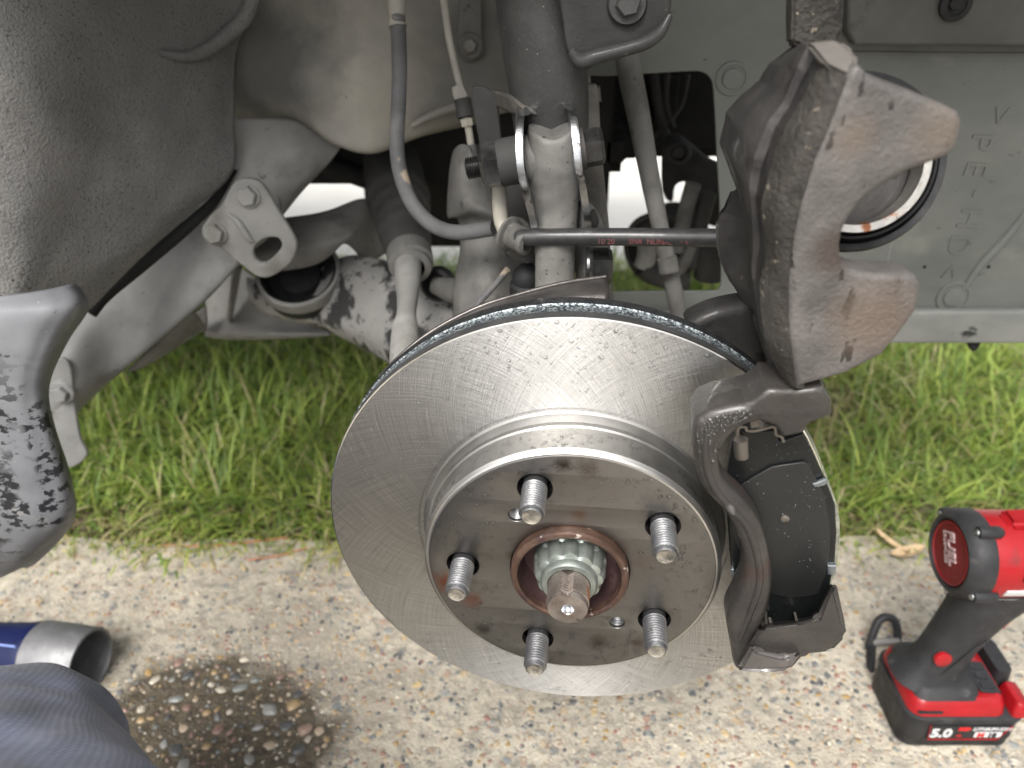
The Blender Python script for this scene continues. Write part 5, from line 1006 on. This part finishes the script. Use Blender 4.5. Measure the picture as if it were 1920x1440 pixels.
def rr(x0, x1, y0, y1, z, c, n=4, tilt=0.):
    out = []
    for (cx, cy, a) in ((x1-c, y1-c, 0), (x0+c, y1-c, PI/2), (x0+c, y0+c, PI), (x1-c, y0+c, 1.5*PI)):
        for k in range(n+1): t = a+PI/2*k/n; X = cx+c*math.cos(t); out.append((X, cy+c*math.sin(t), z+tilt*(X-x0)))
    return out
X0, X1, Y0, Y1 = .349, .452, .432, .506
loft('battery', [rr(X0+.004, X1-.004, Y0+.004, Y1-.004, .001, .010), rr(X0+.001, X1-.001, Y0+.001, Y1-.001, .004, .012), rr(X0+.001, X1-.001, Y0+.001, Y1-.001, .012, .012), rr(X0, X1, Y0, Y1, .013, .013), rr(X0, X1, Y0, Y1, .038, .013), rr(X0-.0015, X1+.0015, Y0-.0015, Y1+.0015, .039, .014), rr(X0-.0015, X1+.0015, Y0-.0015, Y1+.0015, .0435, .014), rr(X0+.001, X1-.001, Y0+.001, Y1-.001, .045, .013)], m_tblack, rw)
lf = rw
bm = bmesh.new(); add_box(bm, (X0+.020, Y0-.0012, .017), (.072, 0, 0), (0, .002, 0), (0, 0, .018)); bmesh.ops.bevel(bm, geom=bm.edges[:], offset=.0005, segments=2, affect='EDGES'); lab = fin(bm, 'battery_label', m_lab, rw, 35)
text_mesh('label_text', '5.0', .0155, (X0+.0225, Y0-.0013, .0200), (1, 0, 0), (0, 0, 1), m_white, lab, .0003, .0006)
text_mesh('label_text', 'RED', .0056, (X0+.0455, Y0-.0013, .0290), (1, 0, 0), (0, 0, 1), m_redprint2, lab, .0003, .0003, shear=.25)
text_mesh('label_text', 'LITHIUM-ION', .0056, (X0+.0585, Y0-.0013, .0290), (1, 0, 0), (0, 0, 1), m_white, lab, .0003, .0001, shear=.25)
bm = bmesh.new(); add_box(bm, (X0+.062, Y0-.0016, .0195), (.024, 0, 0), (0, .001, 0), (0, 0, .0072)); wl = fin(bm, 'badge', m_white, lab, 35)
text_mesh('label_text', 'M', .0078, (X0+.0645, Y0-.0017, .0203), (1, 0, 0), (0, 0, 1), m_redprint2, lab, .0003, .0004)
text_mesh('label_text', '18', .0078, (X0+.0735, Y0-.0017, .0203), (1, 0, 0), (0, 0, 1), m_lab, lab, .0003, .0004)
text_mesh('label_text', 'Ah', .0042, (X0+.0462, Y0-.0013, .0203), (1, 0, 0), (0, 0, 1), m_redprint2, lab, .0003)
tube('label_border', [(X0+.020, Y0-.0014, .0355), (X0+.022, Y0-.0014, .0165), (X0+.084, Y0-.0014, .0165), (X0+.092, Y0-.0014, .0355)], .0006, m_red, lab, 6, 1)
# foot of the tool over the battery
loft('foot', [rr(X0+.001, X1-.016, Y0+.001, Y1-.001, .0452, .012), rr(X0+.002, X1-.018, Y0+.003, Y1-.003, .056, .012), rr(X0+.006, X1-.022, Y0+.008, Y1-.008, .062, .012)], m_red, rw)
loft('foot_cover', [rr(X0+.004, X1-.040, Y0+.0055, Y1-.0055, .060, .011), rr(X0+.007, X1-.042, Y0+.009, Y1-.009, .066, .011), rr(X0+.012, X1-.046, Y0+.014, Y1-.014, .069, .010)], m_tblack, rw)
loft('battery_latch', [rr(X1-.014, X1+.001, Y0-.0005, Y0+.030, .0452, .004), rr(X1-.013, X1-.001, Y0+.001, Y0+.028, .058, .004), rr(X1-.012, X1-.004, Y0+.003, Y0+.026, .060, .003)], m_red, rw)
loft('front_block', [rr(X1-.015, X1+.001, Y0+.031, Y1-.002, .0452, .006), rr(X1-.016, X1-.002, Y0+.031, Y1-.005, .066, .006)], m_tblack, rw)
bm = bmesh.new(); add_box(bm, (X1-.041, Y0+.012, .0625), (.019, 0, -.002), (0, .034, 0), (0, 0, .0015)); bmesh.ops.bevel(bm, geom=bm.edges[:], offset=.0006, segments=2, affect='EDGES'); bpn = fin(bm, 'button_panel', m_tglossy, rw, 35)
for k in range(3):
    bm = bmesh.new(); add_box(bm, (X1-.038, Y0+.016+.010*k, .0636), (.012, 0, -.0013), (0, .007, 0), (0, 0, .0009)); bmesh.ops.bevel(bm, geom=bm.edges[:], offset=.0004, segments=2, affect='EDGES'); fin(bm, 'button', m_tblack, bpn, 35)
bm = bmesh.new(); add_box(bm, (X0+.006, Y0+.0005, .0485), (.022, 0, 0), (0, .003, 0), (0, 0, .003)); bmesh.ops.bevel(bm, geom=bm.edges[:], offset=.001, segments=2, affect='EDGES'); fin(bm, 'foot_vent', m_tblack, rw, 35)
# grip
def ring(c, rx, ry, ax, n=22):
    ax = Vector(ax).normalized(); u = Vector((ax.z, 0, -ax.x)); v = Vector((0, 1, 0)); c = Vector(c)
    return [c+u*(rx*math.copysign(abs(math.cos(t))**.8, math.cos(t)))+v*(ry*math.copysign(abs(math.sin(t))**.8, math.sin(t))) for t in [2*PI*k/n for k in range(n)]]
YC = .468
loft('grip', [ring((.375, YC, .060), .034, .026, (.1, 0, 1)), ring((.377, YC, .070), .026, .0205, (.15, 0, 1)), ring((.381, YC, .085), .0215, .0175, (.2, 0, 1)), ring((.385, YC, .105), .0215, .0175, (.22, 0, 1)), ring((.390, YC, .125), .023, .018, (.25, 0, 1)), ring((.396, YC, .145), .026, .019, (.25, 0, 1)), ring((.402, YC, .165), .032, .021, (.25, 0, 1)), ring((.408, YC, .185), .038, .023, (.25, 0, 1))], m_tblack, rw, 50)
tube('grip_seam', [(.362, YC-.0180, .068), (.378, YC-.0182, .085), (.392, YC-.0185, .112), (.400, YC-.0188, .124)], .0009, m_tglossy, rw, 6, 6)
lathe('grip_button', (.371, YC-.0172, .098), (0, -1, .1), [(.0075, -.002), (.0072, .001), (.005, .002), (0, .002)], m_red, rw, 20)
loft('trigger', [ring((.416, YC, .125), .008, .007, (.2, 0, 1), 12), ring((.420, YC, .140), .010, .007, (.2, 0, 1), 12), ring((.423, YC, .160), .011, .007, (.2, 0, 1), 12)], m_red, rw)
ZC = .206; BA = (1, 0, 0); BO = (.352, YC, ZC)
lathe('motor_housing', BO, BA, [(0, .010), (.0345, .010), (.0355, .014), (.0350, .045), (.0338, .080), (.0325, .095), (.030, .100), (0, .100)], m_red, rw, 56, 40)
lathe('gear_case', BO, BA, [(.0325, .100), (.0318, .115), (.028, .145), (.024, .158), (.012, .160), (0, .160)], flat('grey_gear_case', (.12, .12, .125), .45, .4), rw, 48, 40)
bm = bmesh.new(); add_box(bm, (.510, YC-.0065, ZC-.0065), (.022, 0, 0), (0, .013, 0), (0, 0, .013)); bmesh.ops.bevel(bm, geom=bm.edges[:], offset=.001, segments=2, affect='EDGES'); fin(bm, 'anvil', m_bright, rw, 35)
cap = lathe('motor_cap', BO, BA, [(0, .004), (.0268, .004), (.0278, .0005), (.0300, 0), (.0345, .004), (.0362, .010), (.0364, .0175), (.0352, .020)], m_tblack, rw, 56, 35)
lathe('cap_badge', BO, (-1, 0, 0), [(.0262, -.0045), (.0260, -.0010), (.0245, -.0006), (.0238, -.0016), (0, -.0016)], m_reddark, cap, 48, 35)
m_badge = flat('worn_badge_lettering', (.38, .28, .28), .45)
tu, tv = Vector((0, -.60, -.80)), Vector((0, -.80, .60)); tc_ = Vector((.3535, YC, ZC))
text_mesh('badge_text', 'FUEL', .0132, tc_-tu*.0185-tv*.001, tu, tv, m_badge, cap, .0010, .0003, shear=.15)
text_mesh('badge_text', 'BRUSHLESS', .0054, tc_-tu*.0180-tv*.0075, tu, tv, m_badge, cap, .0006, .0001)
for a in (PI*.10, PI*.62, PI*1.12, PI*1.45):
    c = Vector(BO)+Vector((.007, math.cos(a)*.0365, math.sin(a)*.0365)); bs = lathe('screw_boss', c, BA, [(0, -.001), (.0048, 0), (.0052, .003), (.0050, .016), (.003, .019)], m_tblack, cap, 20); lathe('screw', c-Vector((.0012, 0, 0)), (-1, 0, 0), [(.0028, -.001), (.0026, .0006), (.0012, .0008), (0, .0001)], m_bright, bs, 14)
bm = bmesh.new(); add_box(bm, (.385, YC-.010, ZC+.030), (.05, 0, .002), (0, .020, 0), (0, 0, .0095)); bmesh.ops.bevel(bm, geom=bm.edges[:], offset=.004, segments=3, affect='EDGES'); fin(bm, 'top_ridge', m_red, rw, 40)
def wrap(name, a0, a1, x0, x1, r, m, parent=rw, th=.0008):
    bm = bmesh.new(); n = 10; L = []
    for k in range(n+1):
        a = a0+(a1-a0)*k/n; c, s = math.cos(a), math.sin(a); L.append([bm.verts.new((x, YC+q*c, ZC+q*s)) for q, x in ((r, x0), (r, x1), (r-.003, x1), (r-.003, x0))])
    for k in range(n):
        for i in range(4): bm.faces.new((L[k][i], L[k][(i+1) % 4], L[k+1][(i+1) % 4], L[k+1][i]))
    bm.faces.new(L[0][::-1]); bm.faces.new(L[-1]); return fin(bm, name, m, parent, 40)
wrap('white_stripe', PI*1.06, PI*1.12, .383, .445, .0362, m_white); pl_ = wrap('rating_plate', PI*1.20, PI*1.34, .378, .445, .0362, m_lab)
for k in range(4):
    a = PI*(1.215+.032*k); text_mesh('plate_text', 'III IIIIII III IIII II IIIII', .0026, (.381, YC+.0365*math.cos(a), ZC+.0365*math.sin(a)), (1, 0, 0), (0, math.sin(a), -math.cos(a)), m_grey, pl_, .0001)
for (x, a) in ((.392, .93), (.400, .90), (.408, .96)): wrap('vent_slot', PI*(a-.03), PI*(a+.04), x, x+.0035, .0358, m_black)
bm = bmesh.new(); add_box(bm, (.394, YC-.022, ZC-.034), (.020, 0, 0), (0, .044, 0), (0, 0, .006)); bmesh.ops.bevel(bm, geom=bm.edges[:], offset=.0015, segments=2, affect='EDGES'); fin(bm, 'direction_switch', m_tglossy, rw, 35)
dr = thing('metal_loop', 'small black D-shaped loop on the concrete behind the wrench battery', 'loop', atz(1655, 1205, .004))
c0 = atz(1660, 1205, .01)
tube('ring', [c0+Vector(v)*.001 for v in ((-16, -2, -4), (-13, 4, 8), (-8, 10, 20), (0, 12, 24), (9, 10, 20), (12, 4, 8), (11, -2, -4))], .0042, m_tblack, dr, 12, 6)
tube('crossbar', [c0+Vector((-.014, -.001, .002)), c0+Vector((.012, -.001, .004))], .0035, flat('dusty_loop_bar', (.2, .19, .18), .7), dr, 12, 1)
tube('tail', [c0+Vector((-.014, -.002, -.003)), c0+Vector((-.022, -.022, -.006)), c0+Vector((-.024, -.030, -.007))], [.0045, .004, .002], m_tblack, dr, 10, 4)

soc = thing('tube_tool', 'large hollow silver socket end of a dark blue tool on the concrete', 'tool', atz(120, 1300, 0))
sax = Vector((.985, -.17, .0)).normalized(); sc_ = atz(171, 1241, .0325)
m_sil = mat('scratched_aluminium', [(.25, (.13, .13, .133)), (.55, (.20, .20, .206)), (.8, (.30, .30, .306))], scale=45, rough=.5, rough2=.65, metal=.6, bump=.2, bscale=200, spots=[((.65, .65, .66), 90, .68, .05, .6)])
lathe('sleeve', sc_, sax, [(.0300, -.056), (.0320, -.054), (.0322, -.048), (.0322, -.002), (.0316, 0), (.0292, 0), (.0286, -.002), (.0270, -.050), (0, -.050)], m_sil, soc, 64, 35)
lathe('rivet', sc_-sax*.030+Vector((0, .0283, -.003)), (0, -1, .1), [(.0025, -.001), (.0022, .001), (0, .0015)], m_bright, soc, 14)
lathe('body', sc_, sax, [(.0300, -.0555), (.0302, -.060), (.0285, -.068), (.0240, -.100), (.0225, -.130), (0, -.130)], flat('dark_blue_plastic', (.006, .010, .05), .4, 0, .1), soc, 40, 30)
tube('body_seam', [sc_-sax*.062+Vector((0, -.015, .027)), sc_-sax*.100+Vector((0, -.012, .0212)), sc_-sax*.128+Vector((0, -.010, .0200))], .0011, flat('pale_blue_seam', (.18, .24, .5), .4), soc, 8, 4)
lathe('grip', sc_, sax, [(.0205, -.130), (.020, -.22), (.017, -.23), (0, -.23)], m_tblack, soc, 32, 30)

# ================================================================== kneeling person's leg in the corner
m_cloth = bpy.data.materials.new('woven_trousers'); m_cloth.use_nodes = True
t = m_cloth.node_tree; b = t.nodes['Principled BSDF']; tc = t.nodes.new('ShaderNodeTexCoord'); mp = t.nodes.new('ShaderNodeMapping'); mp.inputs['Rotation'].default_value = (.5, .3, .35); lnk(t, tc.outputs['Object'], mp.inputs[0])
ws = []
for d in ('X', 'Z'):
    w = t.nodes.new('ShaderNodeTexWave'); w.bands_direction = d; w.inputs['Scale'].default_value = 150; w.inputs['Distortion'].default_value = .6; w.inputs['Detail Scale'].default_value = .3; lnk(t, mp.outputs[0], w.inputs[0]); ws.append(w.outputs['Fac'])
ml = t.nodes.new('ShaderNodeMath'); ml.operation = 'MULTIPLY'; lnk(t, ws[0], ml.inputs[0]); lnk(t, ws[1], ml.inputs[1])
cr = t.nodes.new('ShaderNodeMix'); cr.data_type = 'RGBA'; cr.inputs[6].default_value = (.10, .11, .158, 1); cr.inputs[7].default_value = (.135, .147, .21, 1); lnk(t, ml.outputs[0], cr.inputs[0])
n_ = t.nodes.new('ShaderNodeTexNoise'); n_.inputs['Scale'].default_value = 26; n_.inputs['Detail'].default_value = 5; lnk(t, tc.outputs['Object'], n_.inputs[0]); r_ = t.nodes.new('ShaderNodeMapRange'); r_.inputs[1].default_value = .35; r_.inputs[2].default_value = .7; r_.inputs[3].default_value = .55; r_.inputs[4].default_value = 1.25; lnk(t, n_.outputs[0], r_.inputs[0])
hv = t.nodes.new('ShaderNodeHueSaturation'); lnk(t, r_.outputs[0], hv.inputs['Value']); lnk(t, cr.outputs[2], hv.inputs['Color']); lnk(t, hv.outputs[0], b.inputs['Base Color']); b.inputs['Roughness'].default_value = .85; b.inputs['Specular IOR Level'].default_value = .2; b.inputs['Sheen Weight'].default_value = .12
bp2 = t.nodes.new('ShaderNodeBump'); bp2.inputs['Strength'].default_value = .22; bp2.inputs['Distance'].default_value = .0006; lnk(t, ml.outputs[0], bp2.inputs['Height']); lnk(t, bp2.outputs[0], b.inputs['Normal'])
KN = at(-42, 1512, .256)
bm = bmesh.new()
P = crom([(-.04, -.42, .42), (-.11, -.18, .38), (-.165, .07, .298), KN+Vector((.060, -.065, .024)), KN+Vector((0, -.005, 0)), KN+Vector((-.002, .035, -.012)), KN+Vector((-.008, .060, -.024)), KN+Vector((-.010, .072, -.03))], 8)
RR = [v.x for v in crom([(r, 0, 0) for r in (.10, .098, .090, .084, .080, .068, .040, .006)], 8)]
add_tube(bm, P, RR, 36)
P = crom([KN+Vector((0, .005, -.01)), KN+Vector((-.006, -.02, -.07)), KN+Vector((-.012, -.10, -.13)), (-.31, -.02, .06), (-.315, -.14, .06)], 6)
add_tube(bm, P, [v.x for v in crom([(r, 0, 0) for r in (.062, .066, .060, .052, .045)], 6)], 30)
leg = thing('person', 'knee of a person in damp grey-blue woven trousers at the lower left', 'person', (-.28, .1, 0))
kb = fin(bm, 'trouser_leg', m_cloth, leg, 80)
q = kb.modifiers.new('join', 'REMESH'); q.mode = 'VOXEL'; q.voxel_size = .005; q.use_smooth_shade = True
q = kb.modifiers.new('smooth', 'SMOOTH'); q.iterations = 8; q.factor = .6
tx = bpy.data.textures.new('folds', 'CLOUDS'); tx.noise_scale = .06; tx.noise_depth = 1
q = kb.modifiers.new('folds', 'DISPLACE'); q.texture = tx; q.strength = .012; q.mid_level = .5

# ================================================================== litter on the concrete
m_needle = mat('pine_needle', [(.3, (.32, .12, .06)), (.7, (.44, .19, .10))], scale=90, rough=.6)
for (pts, lab) in (([(300, 1022), (380, 1024), (450, 1018), (540, 1008)], 'long orange-brown pine needle lying along the grass edge'), ([(465, 1050), (520, 1042), (575, 1028)], 'short orange-brown pine needle on bare concrete left of the disc')):
    o = tube('pine_needle', [atz(x, y, .003) for x, y in pts], .0009, m_needle, None, 6, 5); setp(o, lab, 'pine needle', 'pine needles by the grass')
m_straw = flat('dry_leaf', (.48, .36, .22), .7)
for (x, y, a, lab) in ((1700, 1038, .2, 'pale curled dry leaf at the grass edge left of the wrench'), (1670, 1020, 2.2, 'orange dry leaf in the grass above the bare concrete on the right')):
    c = atz(x, y, .006); bm = bmesh.new(); u = Vector((math.cos(a), math.sin(a), .1)); v = Vector((-math.sin(a), math.cos(a), .3)); n = 8; L = []
    for k in range(n+1):
        s = -1+2*k/n; w = .006*(1-s*s)**.6+.0003; L.append([bm.verts.new(c+u*(.022*s)+v*(w*j)+Vector((0, 0, .004*abs(j)+.003*s*s))) for j in (-1, 0, 1)])
    for k in range(n):
        for j in range(2): bm.faces.new((L[k][j], L[k+1][j], L[k+1][j+1], L[k][j+1]))
    o = fin(bm, 'dry_leaf', m_straw, None, 60); setp(o, lab, 'leaf')
